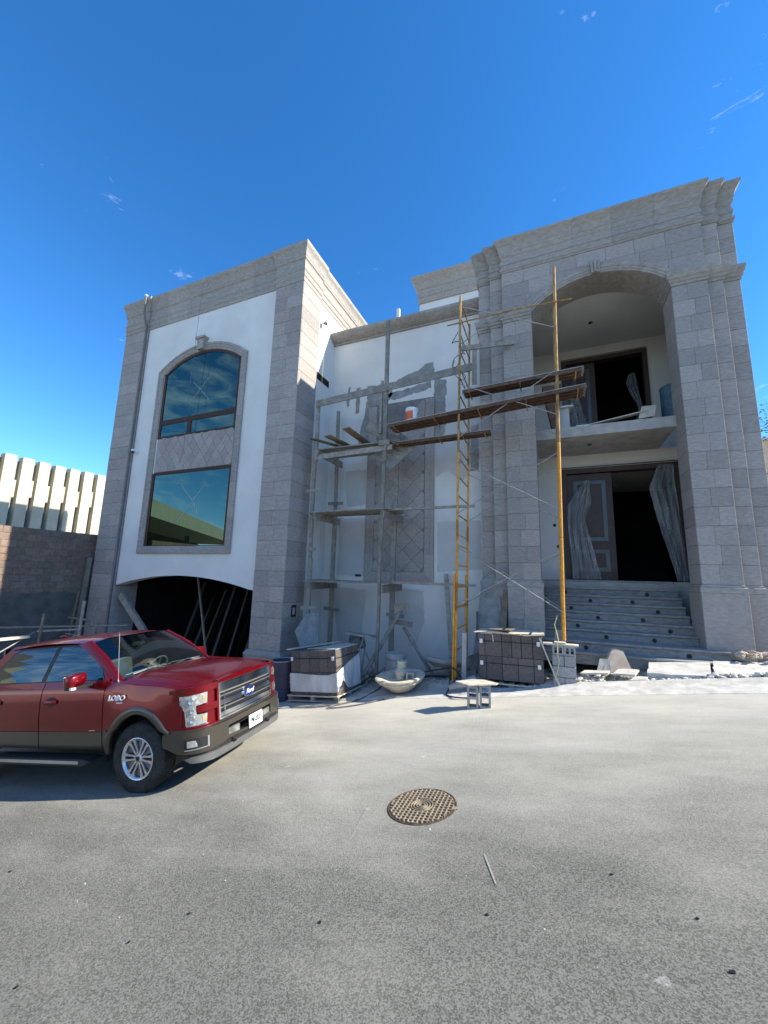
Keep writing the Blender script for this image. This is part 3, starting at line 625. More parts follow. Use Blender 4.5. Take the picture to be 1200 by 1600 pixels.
# plinths
prof_p = [(-.01,1.60),(.05,1.60),(.05,1.66),(.045,1.70),(.02,1.72),(.02,1.75),(-.01,1.765)]
sweep_pieces('plinth_moulding', pl, M['mould'], [(C0, 10.6),(C0, CY),(B0, CY),(B0, BY),(A0, BY),(A0, PY),(IX0, PY),(IX0,10.66)], prof_p, f3, piece=1.2)
sweep_pieces('plinth_moulding', pr, M['mould'], [(IX1, 10.66),(IX1, PY),(A1, PY),(A1, BY),(B1, BY),(B1, CY),(C1, CY),(C1, 10.6)], prof_p, f3, piece=1.2)
for (x0, x1, yf, k) in ((A0-.04, IX0+.04, PY-.04, 2),(IX1-.04, A1+.04, PY-.04, 1),(B0-.04, A0-.041, BY-.04, 1),(A1+.041, B1+.04, BY-.04, 1),(C0-.04, B0-.041, CY-.04, 1),(B1+.041, C1+.04, CY-.04, 1)):
    par = pl if x1 < 0 else pr
    for (a, b) in courses(.10 if x1 < 0 else .34, 1.60, .62 if x1 < 0 else 1.3):
        for (p, q) in spans(x0, x1, k, 0):
            tile('plinth_stone', par, M['stone'], p+.002, q-.002, yf, 10.6 if k == 1 and x0 > B1 else yf+.06, a+.002, b-.002)
for (p, q) in ((PY+.021, 10.3), (10.3, 10.66)):
    for (a, b) in courses(.34, 1.60, .62):
        tile('plinth_stone', pr, M['stone'], IX1-.04, IX1-.005, p+.002, q-.002, a+.002, b-.002)
        tile('plinth_stone', pl, M['stone'], IX0+.005, IX0+.04, p+.002, q-.002, a+.002, b-.002)
# entablature
prof_e = [(-.02,9.93),(.02,9.93),(.02,9.97),(.045,9.99),(.045,10.05),(.012,10.07),(.012,10.16),(.03,10.17),(.03,10.26),(.012,10.27),(.012,10.38),(.03,10.40),(.045,10.45),(.045,10.49),(.06,10.51),(.065,10.58),(.09,10.67),(.14,10.76),(.175,10.81),(.18,10.87),(-.02,10.87)]
sweep_pieces('entablature_stone', upw, M['mould'], [(C0, 10.8),(C0, CY),(B0, CY),(B0, BY),(A0, BY),(A0, PY),(A1, PY),(A1, BY),(B1, BY),(B1, CY),(C1, CY),(C1, 12.5)], prof_e, f3, piece=.95)
# balcony slab, ceilings, inner walls
pbox('balcony_slab', M['concrete'], IX0-.005, IX1+.005, 10.50, 13.4, 5.34, 5.60)
DY = 12.20; UY = 13.40
pbox('portico_ceiling', M['stucco'], C0+.3, C1-.3, 10.661, UY+.1, CEIL, CEIL+.12)
pbox('entrance_floor', M['concrete'], C0+.3, C1-.3, 11.47+.22, DY+.1, -0.5, 1.80)
def wall_with_door(name, y, x0, x1, z0, z1, dx0, dx1, dz1):
    w = pbox(name, M['stucco'], x0, dx0, y, y+.25, z0, z1); pbox('wall_side', M['stucco'], dx1, x1, y, y+.25, z0, z1, parent=w); pbox('wall_head', M['stucco'], dx0, dx1, y, y+.25, dz1, z1, parent=w); return w
lw_ = wall_with_door('entrance_wall', DY, C0+.3, C1-.3, 1.80, 5.35, .34, 3.16, 4.98)
uw_ = wall_with_door('balcony_wall', UY, C0+.3, C1-.3, 5.60, CEIL, .54, 2.95, 8.98)
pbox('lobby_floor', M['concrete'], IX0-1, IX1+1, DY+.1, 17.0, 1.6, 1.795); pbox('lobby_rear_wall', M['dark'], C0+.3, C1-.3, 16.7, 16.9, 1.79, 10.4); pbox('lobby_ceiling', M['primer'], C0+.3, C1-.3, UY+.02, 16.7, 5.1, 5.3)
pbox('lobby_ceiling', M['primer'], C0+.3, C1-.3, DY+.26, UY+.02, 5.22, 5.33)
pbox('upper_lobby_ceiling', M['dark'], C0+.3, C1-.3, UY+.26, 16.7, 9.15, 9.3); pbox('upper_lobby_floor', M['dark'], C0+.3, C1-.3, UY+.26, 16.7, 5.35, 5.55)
for y in (13.2, 15.0):
    bm = NB(); lathe(bm, [(.55,0),(.60,-.05),(.66,-.05),(.70,0)], 32, (1.55, y+.6, 5.22 if y<13.4 else 5.10), close=True); mk('ceiling_ring', bm, M['primer'], house)
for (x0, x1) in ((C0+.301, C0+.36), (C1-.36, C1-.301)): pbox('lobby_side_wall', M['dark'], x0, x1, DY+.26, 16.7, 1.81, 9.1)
for i in range(7): pbox('lobby_stair', M['dark'], 1.2, 3.2, 14.2+i*.28, 16.6, 1.80+i*.17, 1.965+i*.17)
# recessed ceiling lamps
for (x, y, z) in ((1.33, 12.0, CEIL), (1.05, 11.3, 5.34)):
    bm = NB(); lathe(bm, [(0,0),(.06,0),(.06,-.008),(0,-.008)], 16, (x, y, z)); mk('ceiling_spot', bm, M['black'], house)
# grey primer reveal at lamp sockets on the entrance wall
for x, z, r in ((.12,3.33,.045),(.2,2.72,.05)):
    bm = NB(); lathe(bm, [(0,0),(r,0),(r,.008),(0,.008)], 14, mtx=Matrix.Translation((x, DY-.0, z)) @ Matrix.Rotation(R(90), 4, 'X')); mk('wire_hole', bm, M['black'], lw_)
# doors
def door_frame(y, x0, x1, z0, z1):
    f = pbox('door_frame', M['doorwood'], x0, x0+.15, y-.06, y+.2, z0, z1-.181)
    pbox('door_jamb', M['doorwood'], x1-.12, x1, y-.06, y+.2, z0, z1-.181, parent=f); pbox('door_head', M['doorwood'], x0, x1, y-.06, y+.2, z1-.18, z1, parent=f); pbox('head_trim', M['card'], x0-.01, x1+.01, y-.075, y-.0605, z1-.045, z1-.03, parent=f)
    return f
fr1 = door_frame(DY, .34, 3.16, 1.80, 4.98); fr2 = door_frame(UY, .54, 2.95, 5.60, 8.98)
def leaf(x0, x1, y, z0, z1, split):
    d = pbox('door_leaf', M['doorwood'], x0, x1, y, y+.07, z0, z1); w = x1-x0
    for (a, b) in ((z0+.22, z0+split-.12), (z0+split+.12, z1-.20)):
        bm = NB(); o, i = .16, .26
        for (p, q, r, s) in ((x0+o, x1-o, a, a+.10), (x0+o, x1-o, b-.10, b), (x0+o, x0+i, a+.1, b-.1), (x1-i, x1-o, a+.1, b-.1)): box(bm, p, q, y-.016, y-.0, r, s)
        mk('door_panel_trim', bm, M['doortrim'], d); pbox('door_panel', M['doorwood'], x0+i+.02, x1-i-.02, y-.012, y-.0, a+.12, b-.12, parent=d)
    return d
leaf(.50, 1.62, DY+.05, 1.82, 4.78, .93); leaf(.70, 1.52, UY+.05, 5.62, 8.78, .93)
bm = NB(); tube(bm, [(3.3, 12.1, 0), (3.3,12.1,0.01)], .01); bm.free()

# --- entrance steps
steps = None
risers = [(1, 11.47), (2, 11.23), (3, 10.99), (4, 10.75), (5, 10.51), (6, 10.27), (7, 9.72), (8, 9.42)]
stairs = thing('entrance_steps', 'flight of rough grey concrete steps rising to the dark double door', 'steps', (1.3, 9.6, .3))
def spart(name, bm, m): 
    o = mk(name, bm, m, stairs); o.matrix_parent_inverse = stairs.matrix_world.inverted() if False else Matrix.Translation(-Vector(stairs.location)); return o
for k, y in [(0, 11.71)] + risers:
    z = 1.80 - .185*k; x0, x1 = (-.19, IX1-.045) if k < 7 else ((-.19, 3.05) if k == 7 else (-.35, 3.3)); nx = 24; bm = NB()
    dep = (11.71+.3 if k == 0 else y+ (.26 if k < 7 else .62)); rows = []
    for i in range(nx+1):
        x = x0+(x1-x0)*i/nx; w = .008*noise.noise(Vector((x*2.5, k*3.3, 0))); rows.append([bm.verts.new(p) for p in ((x, dep, z+w*.3), (x, y-.03+w, z+w), (x, y-.04+w, z-.02+w), (x, y-.03+w, z-.045+w), (x, y+.01, z-.06), (x, y+.012, z-.24))])
    for a, b in zip(rows, rows[1:]):
        for j in range(5): bm.faces.new((a[j], b[j], b[j+1], a[j+1]))
    spart('step', bm, M['concdark'])
    if k < 8:
        xs = ([.25, 2.05] if k % 2 == 1 else [.75, 1.65]) if k else []
        for x in xs:
            bm = NB(); lathe(bm, [(0,0),(.035,0),(.045,.0),(.045,.006),(0,.006)], 14, mtx=Matrix.Translation((x + k*.05, y+.008, z-.135)) @ Matrix.Rotation(R(90), 4, 'X')); spart('lamp_hole', bm, M['black'])

# --- parapet far behind, roof items
fp = thing('rear_parapet', 'stone-topped parapet of the stair tower rising behind the middle roof', 'parapet', (-3.5, 14, 9.5))
def at(o, par): o.parent = par; o.matrix_parent_inverse = Matrix.Translation(-Vector(par.location)); return o
bm = NB(); box(bm, -4.62, -.5, 14.0, 15.0, 9.45, 12.92); at(mk('white_wall', bm, M['stucco'], None), fp)
FPZ = lambda z: 12.92 + (z-10.42)*(14.03-12.92)/(TT-10.42)
for o in sweep_pieces('cornice_stone', None, M['mould'], [(-4.64, 15.0), (-4.64, 13.98), (-.5, 13.98)], [(o, FPZ(h)) for o, h in [( -.02,10.42),(.03,10.42),(.03,10.7),(.07,10.74),(.07,10.82),(.05,10.86),(.05,11.06),(.09,11.1),(.12,11.2),(.16,11.35),(.26,11.5),(.30,11.58),(.30,11.66),(-.02,11.66)]], f3, piece=1.3): at(o, fp)
fp['label'] = 'stone-corniced parapet rising behind the middle roof beside the portico'
rb = pbox('roof_box', M['stucco'], -4.95, -4.35, 11.6, 12.2, 9.45, 10.62); rb.parent = None; tag(rb, 'small white roof hatch peeking over the middle eave', 'roof hatch')
rb2 = pbox('roof_post', M['stucco'], -4.60, -4.5, 11.4, 11.5, 9.45, 10.92); rb2.parent = None; tag(rb2, 'thin white post standing on the roof beside the hatch', 'post')
rb3 = pbox('roof_pipe', M['white'], -5.45, -5.38, 11.0, 11.07, 9.45, 10.15); rb3.parent = None; tag(rb3, 'short white vent pipe poking above the middle eave', 'vent pipe')

# ------------------------------------------------------------------ boundary wall of brown blocks, runs along Y
BX = -14.80
bw = thing('block_wall', 'brown block boundary wall with rough cement render along its foot', 'wall', (BX, 7, gz(BX)))
bm = NB(); box(bm, BX-.2, BX-.012, -1.0, 9.3, gz(BX)-.6, 2.93); at(mk('wall_core', bm, M['joint'], None), bw)
z = .90; i = 0
while z < 2.95:
    y = 9.18 + (0.2 if i % 2 else 0)
    while y > 2.0:
        y1 = min(y, 9.25); y0 = y-.39
        o = tile('wall_block', None, M['brick'], BX-.012, BX+random.uniform(.0,.006), y0+.005, y1-.006, z+.005, z+.200, bev=.004); at(o, bw); y -= .4
    z += .2057; i += 1
bm = NB(); pts = []
for k in range(76):
    y = 9.2-k*.1; pts.append((y, .98+.10*noise.noise(Vector((y*2.2,0,0)))+.06*noise.noise(Vector((y*8,0,0)))))
prism(bm, [(9.2, gz(BX)-.4)] + pts + [(pts[-1][0], gz(BX)-.4)], lambda a,b,d:(BX+d, a, b), .003, .02); bmesh.ops.triangulate(bm, faces=[f for f in bm.faces if len(f.verts) > 4]); at(mk('cement_render', bm, M['darkrender'], None), bw)

# ------------------------------------------------------------------ neighbour with vertical precast fins
SX = -23.7
nb = thing('slatted_building', 'cream building faced with tall interlocking vertical concrete fins', 'building', (SX, 8, 0))
bm = NB(); box(bm, SX-3.0, SX-.30, 8.0, 22.0, -4.0, 6.9); at(mk('building_wall', bm, M['cement'], None), nb)
y = 8.1; i = 0
while y < 20:
    zt = 7.08+.02*math.sin(i); bm = NB(); zs = 5.05 + (.12 if i % 2 else 0)
    box(bm, SX-.42, SX, y, y+.47, -3.0, zt)
    box(bm, SX-.38, SX-.05, y+.471, y+.60, zs, zs+.85); bmesh.ops.bevel(bm, geom=[e for e in bm.edges], offset=.008, segments=1, affect='EDGES')
    o = mk('concrete_fin', bm, M['slat'], None); at(o, nb); y += .70; i += 1

# ------------------------------------------------------------------ building across the street (seen mirrored in the panes)
ob = thing('carport_building', 'low cream building across the street with a wide concrete canopy', 'building', (-32, -11, gz(-32)))
d = Vector((-11.2, -18.4, 0)).normalized(); nrm_ = Vector((.854, -.52, 0)); base = Vector((-24.5, 1.8, 0))
def obx(bm, s0, s1, n0, n1, z0, z1):
    vs = box(bm, s0, s1, n0, n1, z0, z1); mt = Matrix((( d.x, nrm_.x, 0, base.x), (d.y, nrm_.y, 0, base.y), (0,0,1,0), (0,0,0,1))); bmesh.ops.transform(bm, matrix=mt, verts=vs)
bm = NB(); obx(bm, -6, 34, -8, 0, 5.7, 7.0); at(mk('canopy', bm, M['slat'], None), ob)
bm = NB(); obx(bm, -6, 34, -8, -5.5, -8, 5.69); at(mk('recessed_wall', bm, M['darkrender'], None), ob)
for s in range(-5, 34, 13): bm = NB(); obx(bm, s, s+.4, -3, -2.5, -8, 5.69); at(mk('column', bm, M['concrete'], None), ob)

# houses across the street (mirrored in the truck's windows and paint)
for i, (x0, x1, y0, hh, lab) in enumerate(((-13, -3, -17, 5.5, 'grey flat-roofed house across the street, left of the pair'), (1, 13, -18, 6.5, 'cream flat-roofed house across the street, right of the pair'))):
    h = thing('opposite_house', lab, 'house', (x0, y0, gz(x0)), group='houses across the street'); zb = gz(x0)
    bm = NB(); box(bm, x0, x1, y0-8, y0, zb-1, zb+hh); at(mk('wall', bm, M['cement' if i == 0 else 'slat'], None), h)
    bm = NB(); box(bm, x0-.4, x1+.4, y0-8, y0+.4, zb+hh+.001, zb+hh+.35); at(mk('roof_slab', bm, M['concrete'], None), h)
    for k in range(3):
        for z in (1.1, 3.9): bm = NB(); box(bm, x0+1+3.1*k, x0+2.8+3.1*k, y0, y0+.03, zb+z, zb+z+1.2); at(mk('window', bm, M['darkglass'], None), h)
# ------------------------------------------------------------------ red pickup truck
# local frame: x forward, y to the far side, z up, origin on the ground under the front axle
M['valance'] = mat('grey_valance', (0.075,0.075,0.073), (0.10,0.10,0.098), scale=5, rough=0.45, object_space=True)
M['badge'] = mat('bright_badge', (0.75,0.77,0.8), (0.85,0.87,0.9), scale=5, rough=0.3, metal=0.3, object_space=True)
truck = thing('pickup_truck', 'red crew cab pickup with brown-grey lower trim and chrome grille, parked on the slope', 'pickup truck', (-4.86, 4.655, -.939), (0, -R(7.0), R(6.6)))
truck.scale = (.962, .962, .962)
def tp(name, bm, m, parent=None, smooth=False, auto=False, label=None):
    o = mk(name, bm, m, parent or truck, smooth=smooth, label=label)
    if auto:
        for p in o.data.polygons: p.use_smooth = True
        try: o.data.set_sharp_from_angle(angle=R(35))
        except Exception: pass
    return o
def interp(tab, z):
    if z <= tab[0][0]: return tab[0][1]
    for (a, b), (c, d) in zip(tab, tab[1:]):
        if z <= c: t = (z-a)/(c-a); t2 = t*t*(3-2*t)*.5 + t*.5; return b+(d-b)*t2
    return tab[-1][1]
SIDE = [(.40,.90),(.48,.955),(.56,.975),(.70,.985),(.76,.992),(.92,1.002),(1.06,.998),(1.14,.985),(1.20,.965),(1.26,.935),(1.30,.915),(1.5,.845),(1.7,.765),(1.82,.715),(1.90,.66)]
def ys(x, z):
    y = interp(SIDE, z)
    if x > .35: y -= .075*((x-.35)/.45)**2
    if z > 1.0 and z < 1.25 and x > -.5: y -= .012*math.sin((z-1.0)/.25*math.pi)
    # flared arches
    for cx in (0, -3.68):
        r = math.hypot(x-cx, z-.42)
        if .45 < r < .75: y += .018*math.cos((r-.5)/.25*math.pi/2)**2 if r > .5 else .018
    return y
def grid_panel(poly, dx=.07, dz=.06):
    bm = NB(); f = bm.faces.new([bm.verts.new((x, 0, z)) for x, z in poly]); xs = [p[0] for p in poly]; zs = [p[1] for p in poly]
    x = math.floor(min(xs)/dx)*dx
    while x < max(xs): bmesh.ops.bisect_plane(bm, geom=bm.verts[:]+bm.edges[:]+bm.faces[:], plane_co=(x,0,0), plane_no=(1,0,0)); x += dx
    z = math.floor(min(zs)/dz)*dz
    while z < max(zs): bmesh.ops.bisect_plane(bm, geom=bm.verts[:]+bm.edges[:]+bm.faces[:], plane_co=(0,0,z), plane_no=(0,0,1)); z += dz
    return bm
def side_panel(name, poly, m, s, off=0.0, parent=None, thick=.03, yf=ys, dx=.07, dz=.06, smooth=True):
    """s=-1 the side towards the street camera, s=+1 the far side"""
    bm = grid_panel(poly, dx, dz)
    for v in bm.verts: v.co.y = s*(yf(v.co.x, v.co.z)+off)
    edges = [e for e in bm.edges if len(e.link_faces) == 1]
    r = bmesh.ops.extrude_edge_only(bm, edges=edges); nv = [v for v in r['geom'] if isinstance(v, bmesh.types.BMVert)]
    for v in nv: v.co.y -= s*thick
    o = mk(name, bm, m, parent or truck)
    if smooth:
        for p in o.data.polygons: p.use_smooth = True
        try: o.data.set_sharp_from_angle(angle=R(40))
        except Exception: pass
    return o
def arch(cx, r, a0, a1, n=16, cz=.42): return [(cx+r*math.cos(a0+(a1-a0)*i/n), cz+r*math.sin(a0+(a1-a0)*i/n)) for i in range(n+1)]
AR = .53
def hoodz(x, y):
    t = (x+.50)/1.42; zc = 1.285 - .045*t - .10*max(0, t)**3; ay = abs(y)
    z = zc - .03*(ay/.8)**2 - .05*max(0, (ay-.70)/.2)**2
    z += .022*(1/(1+math.exp((ay-.52-.1*(1-t))/.02))) 
    return z
for s in (-1, 1):
    # front fender
    fen = side_panel('fender', [(-.60,.80),(-.53,.80)] + arch(0, AR, math.pi-.78, .62, 18)[0:] + [(.60,.74),(.66,.80),(.66,1.135),(.30,1.175),(-.10,1.20),(-.52,1.245),(-.60,1.25)], M['paint'], s)
    side_panel('fender_trim', [(-.60,.50),(-.52,.50),(-.52,.795),(-.60,.795)], M['lower'], s, parent=fen)
    # arch moulding
    bm = NB(); pts = arch(0, AR+.012, math.pi-.02, .30, 26, cz=.43); rings = []
    for (x, z) in pts:
        d = Vector((x, z-.43)).normalized(); y = ys(x, z)
        rings.append([bm.verts.new(p) for p in ((x-d.x*.035, s*(y-.06), z-d.y*.035),(x-d.x*.03, s*(y+.018), z-d.y*.03),(x+d.x*.03, s*(y+.016), z+d.y*.03),(x+d.x*.04, s*(ys(x+d.x*.04, z+d.y*.04)-.005), z+d.y*.04))])
    for a, b in zip(rings, rings[1:]):
        for k in range(3): bm.faces.new((a[k], b[k], b[k+1], a[k+1]))
    tp('arch_moulding', bm, M['lower'], fen, smooth=True)
    bm = NB(); rings = []
    for (x, z) in arch(-3.68, AR+.012, math.pi-.1, .1, 20, cz=.43):
        d = Vector((x+3.68, z-.43)).normalized(); y = ys(x, z); rings.append([bm.verts.new(p) for p in ((x-d.x*.035, s*(y-.06), z-d.y*.035),(x-d.x*.03, s*(y+.018), z-d.y*.03),(x+d.x*.04, s*(y+.01), z+d.y*.04))])
    for a, b in zip(rings, rings[1:]):
        for k in range(2): bm.faces.new((a[k], b[k], b[k+1], a[k+1]))
    tp('arch_moulding', bm, M['lower'], None, smooth=True)
    # doors: painted skin, lower cladding, handle
    def door(x0, x1, zt, label=None):
        d = side_panel('door', [(x0,.735),(x1,.735),(x1,zt),(x0,zt)], M['paint'], s, dz=.04)
        side_panel('door_cladding', [(x0,.50),(x1,.50),(x1,.728),(x0,.728)], M['lower'], s, off=.006, parent=d)
        bm = NB(); hx = x0+.17; y = ys(hx, 1.06)
        rings = []
        for i in range(9):
            t = i/8; x = hx-.10+.20*t; o = .028*math.sin(math.pi*t)**.4 if 0 < t < 1 else 0
            rings.append([bm.verts.new((x, s*(y+o+a), 1.062+b)) for a, b in ((-.005,-.02),(.012,-.018),(.016,0),(.012,.018),(-.005,.02))])
        for a, b in zip(rings, rings[1:]):
            for k in range(4): bm.faces.new((a[k], b[k], b[k+1], a[k+1]))
        tp('door_handle', bm, M['paint'], d, smooth=True)
        bm = NB(); lathe(bm, [(0,.004),(.05,.004),(.062,.0)], 20, mtx=Matrix.Translation((hx, s*(y-.0), 1.06)) @ Matrix.Rotation(R(-90)*s, 4, 'X') @ Matrix.Diagonal((1.5,.75,1,1))); tp('handle_recess', bm, M['black'], d)
        return d
    d1 = door(-1.695, -.615, 1.262); d2 = door(-2.72, -1.71, 1.262)
    # greenhouse side: pillar and roof-rail sheet, window glass set a little proud of a black gasket
    ysg = lambda x, z: ys(-1, z)-.004
    side_panel('cab_side', [(-.60,1.262),(-1.27,1.845),(-1.46,1.88),(-2.78,1.87),(-3.02,1.60),(-3.06,1.262)], M['paint'], s, yf=lambda x,z: interp(SIDE, z)-.006)
    gf = [(-.69,1.275),(-.80,1.42),(-1.17,1.735),(-1.31,1.80),(-1.72,1.805),(-1.72,1.275)]
    gr_ = [(-1.80,1.275),(-1.80,1.805),(-2.52,1.79),(-2.62,1.74),(-2.86,1.36),(-2.82,1.275)]
    side_panel('window_gasket', [(-.655,1.262),(-.775,1.43),(-1.145,1.77),(-1.28,1.83),(-1.745,1.835),(-1.745,1.262)], M['black'], s, off=.001, yf=lambda x,z: interp(SIDE, z)-.002, thick=.004)
    side_panel('window_gasket', [(-1.745,1.262),(-1.745,1.835),(-2.54,1.82),(-2.65,1.76),(-2.91,1.36),(-2.87,1.262)], M['black'], s, off=.001, yf=lambda x,z: interp(SIDE, z)-.002, thick=.004)
    side_panel('side_window', gf, M['darkglass'], s, off=.004, yf=lambda x,z: interp(SIDE, z), thick=.002)
    side_panel('side_window', gr_, M['darkglass'], s, off=.004, yf=lambda x,z: interp(SIDE, z), thick=.002)
    # bed side
    side_panel('bed_side', [(-3.08,.735),(-3.14,.735)] + [p for p in arch(-3.68, AR, .62, math.pi-.62, 14)] + [(-4.20,.735),(-4.92,.735),(-4.92,1.32),(-3.08,1.32)], M['paint'], s)
    side_panel('bed_cladding', [(-3.08,.50),(-3.16,.50),(-3.16,.728),(-3.08,.728)], M['lower'], s)
    side_panel('cab_corner', [(-2.735,.735),(-3.065,.735),(-3.065,1.262),(-2.735,1.262)], M['paint'], s)
    side_panel('cab_corner_cladding', [(-2.735,.50),(-3.065,.50),(-3.065,.728),(-2.735,.728)], M['lower'], s, off=.006)
    # running board
    bm = NB(); prism(bm, [(-.66,.40),(-.80,.345),(-2.95,.345),(-3.02,.40),(-2.95,.425),(-.80,.425)], lambda a,b,d:(a, s*(.90+d), b), 0, .20)
    rb_ = tp('running_board', bm, M['black']); bm = NB(); box(bm, -2.92, -.86, s*1.101, s*1.108, .37, .408); tp('board_strip', bm, M['satin'], rb_)
    # mirror
    bm = NB(); bmesh.ops.create_uvsphere(bm, u_segments=20, v_segments=12, radius=1.0)
    for v in bm.verts:
        c = v.co; p = lambda t, e: math.copysign(abs(t)**e, t); x, y, z = p(c.x,.55), p(c.y,.55), p(c.z,.5)
        v.co = Vector((-.93 + .085*x*(1.0 if x > 0 else .6), s*(1.155 + .125*y), 1.335 + .095*z - .012*y))
    mir = tp('mirror_housing', bm, M['paint'], smooth=True); bm = NB(); box(bm, -1.0, -.87, s*.945, s*1.25, 1.215, 1.245); bmesh.ops.bevel(bm, geom=bm.edges[:], offset=.008, segments=2, affect='EDGES'); tp('mirror_arm', bm, M['black'], mir)
    bm = NB(); box(bm, -.995, -.99, s*1.05, s*1.26, 1.27, 1.41); tp('mirror_glass', bm, M['chrome'], mir)
    bm = NB(); box(bm, -.885, -.845, s*1.20, s*1.262, 1.22, 1.242); tp('mirror_lamp', bm, M['white'], mir)
    # A pillar
    bm = NB(); A = [(-.42,.865,1.235),(-.85,.80,1.60),(-1.26,.725,1.87)]
    rows = []
    for (x, y, z) in A: rows.append([bm.verts.new(p) for p in ((x-.13, s*(y+.040), z-.03),(x-.03, s*(y+.03), z+.0),(x+.015, s*(y-.0), z+.016),(x+.02, s*(y-.03), z+.01),(x-.04, s*(y-.04), z-.03))])
    for a, b in zip(rows, rows[1:]):
        for k in range(4): bm.faces.new((a[k], b[k], b[k+1], a[k+1]))
    tp('windshield_pillar', bm, M['paint'], smooth=True)
# hood
bm = NB(); nx, ny = 22, 36; g = []
for i in range(nx+1):
    row = []
    for j in range(ny+1):
        v = -1+2*j/ny; t = i/nx; x0 = -.50+.16*(1-v*v); x1 = .925-.20*abs(v)**3.2; x = x0+(x1-x0)*t; hw = .885-.02*t-.045*max(0,t-.5)**2*4*.6; y = v*hw; z = hoodz(x, y)
        if t > .93: z -= .03*(t-.93)/.07
        row.append(bm.verts.new((x, y, z)))
    g.append(row)
for i in range(nx):
    for j in range(ny): bm.faces.new((g[i][j], g[i+1][j], g[i+1][j+1], g[i][j+1]))
hood = tp('hood', bm, M['paint'], smooth=True)
# shoulder strips joining hood and fender
for s in (-1, 1):
    bm = NB(); rows = []
    for i in range(13):
        x = -.55+1.24*i/12; zf = 1.25 - (x+.6)*.09 if x < .3 else 1.171-(x-.3)*.1; zf = zf; ye = ys(x, zf)-.002; hw = .885-.01*i/12
        rows.append([bm.verts.new((x, s*ye, zf-.004)), bm.verts.new((x, s*(ye-.03), zf+.022)), bm.verts.new((x, s*(hw+.004), hoodz(x, hw)-.003)), bm.verts.new((x, s*(hw+.002), hoodz(x, hw)-.05))])
    for a, b in zip(rows, rows[1:]):
        for k in range(3): bm.faces.new((a[k], b[k], b[k+1], a[k+1]))
    tp('fender_top', bm, M['paint'], smooth=True)
# front surfaces addressed by arc length from the middle
OUT = [(.955,0),(.95,.30),(.94,.52),(.925,.66),(.895,.78),(.84,.875),(.76,.93),(.66,.958),(.50,.975),(.40,.985)]
def cr_(pts):
    o = []
    for i in range(len(pts)-1):
        p0 = pts[max(i-1,0)] if i else (pts[1][0], -pts[1][1]); p1 = pts[i]; p2 = pts[i+1]; p3 = pts[min(i+2, len(pts)-1)]
        for k in range(8):
            t = k/8; o.append(tuple(.5*((2*p1[c])+(-p0[c]+p2[c])*t+(2*p0[c]-5*p1[c]+4*p2[c]-p3[c])*t*t+(-p0[c]+3*p1[c]-3*p2[c]+p3[c])*t**3) for c in (0,1)))
    return o + [pts[-1]]
FO = cr_(OUT); FL = [0]
for a, b in zip(FO, FO[1:]): FL.append(FL[-1]+math.hypot(a[0]-b[0], a[1]-b[1]))
def fr(s, z, off=0.0):
    sg = 1 if s >= 0 else -1; s = abs(s); i = 0
    while i < len(FL)-2 and FL[i+1] < s: i += 1
    t = (s-FL[i])/(FL[i+1]-FL[i]); a, b = FO[i], FO[i+1]; x = a[0]+(b[0]-a[0])*t; y = a[1]+(b[1]-a[1])*t
    d = Vector((b[0]-a[0], b[1]-a[1])).normalized(); n = (d.y, -d.x); lean = -.05*max(0, z-.80)
    return (x+n[0]*off+lean, sg*(y+n[1]*off), z)
def front_panel(name, poly, m, off=0.0, thick=.03, parent=None, dx=.04, dz=.05, smooth=True, lo=None):
    bm = grid_panel(poly, dx, dz); r = {}
    for v in bm.verts: r[v] = (v.co.x, v.co.z)
    e = [e for e in bm.edges if len(e.link_faces) == 1]; src = [v for v in bm.verts]
    q = bmesh.ops.extrude_edge_only(bm, edges=e)
    for v in bm.verts:
        s, z = v.co.x, v.co.z; back = v not in r
        v.co = Vector(fr(s, z, off-(thick if back else 0)))
    o = mk(name, bm, m, parent or truck)
    if smooth:
        for p in o.data.polygons: p.use_smooth = True
        try: o.data.set_sharp_from_angle(angle=R(40))
        except Exception: pass
    return o
def mir2(poly): return [(-a, b) for a, b in poly][::-1]
# dark core behind the nose
bm = NB(); poly = [fr(s, 0)[:2] for s in [-1.2+.1*i for i in range(25)]]; poly = [(x-.10, y*.93) for x, y in poly] + [(.35,.80),(.35,-.80)]
prism(bm, poly, lambda a,b,d:(a,b,d), .50, 1.07); tp('nose_core', bm, M['black'])
# grille
GS, GZ0, GZ1 = .615, .80, 1.135
gr = front_panel('grille_back', [(-GS,GZ0),(GS,GZ0),(GS,GZ1),(-GS,GZ1)], M['black'], off=-.035, thick=.01)
def ring_panel(name, s0, s1, z0, z1, w, m, off, par, top=None, bot=None):
    top = top or w; bot = bot or w
    front_panel(name, [(s0,z1-top),(s1,z1-top),(s1,z1),(s0,z1)], m, off=off, parent=par); front_panel(name, [(s0,z0),(s1,z0),(s1,z0+bot),(s0,z0+bot)], m, off=off, parent=par)
    front_panel(name, [(s0,z0+bot),(s0+w,z0+bot),(s0+w,z1-top),(s0,z1-top)], m, off=off, parent=par); front_panel(name, [(s1-w,z0+bot),(s1,z0+bot),(s1,z1-top),(s1-w,z1-top)], m, off=off, parent=par)
ring_panel('grille_surround', -GS, GS, GZ0, GZ1, .022, M['chrome'], .012, gr, top=.012, bot=.018)
front_panel('grille_top_bar', [(-.585,1.052),(.585,1.052),(.585,1.118),(-.585,1.118)], M['chrome'], off=.0, parent=gr)
front_panel('grille_bar', [(-.585,1.035),(.585,1.035),(.585,1.046),(-.585,1.046)], M['satin'], off=.004, parent=gr)
front_panel('grille_bar', [(-.585,.925),(-.17,.925),(-.13,.94),(.13,.94),(.17,.925),(.585,.925),(.585,.972),(-.585,.972)], M['chrome'], off=.008, parent=gr)
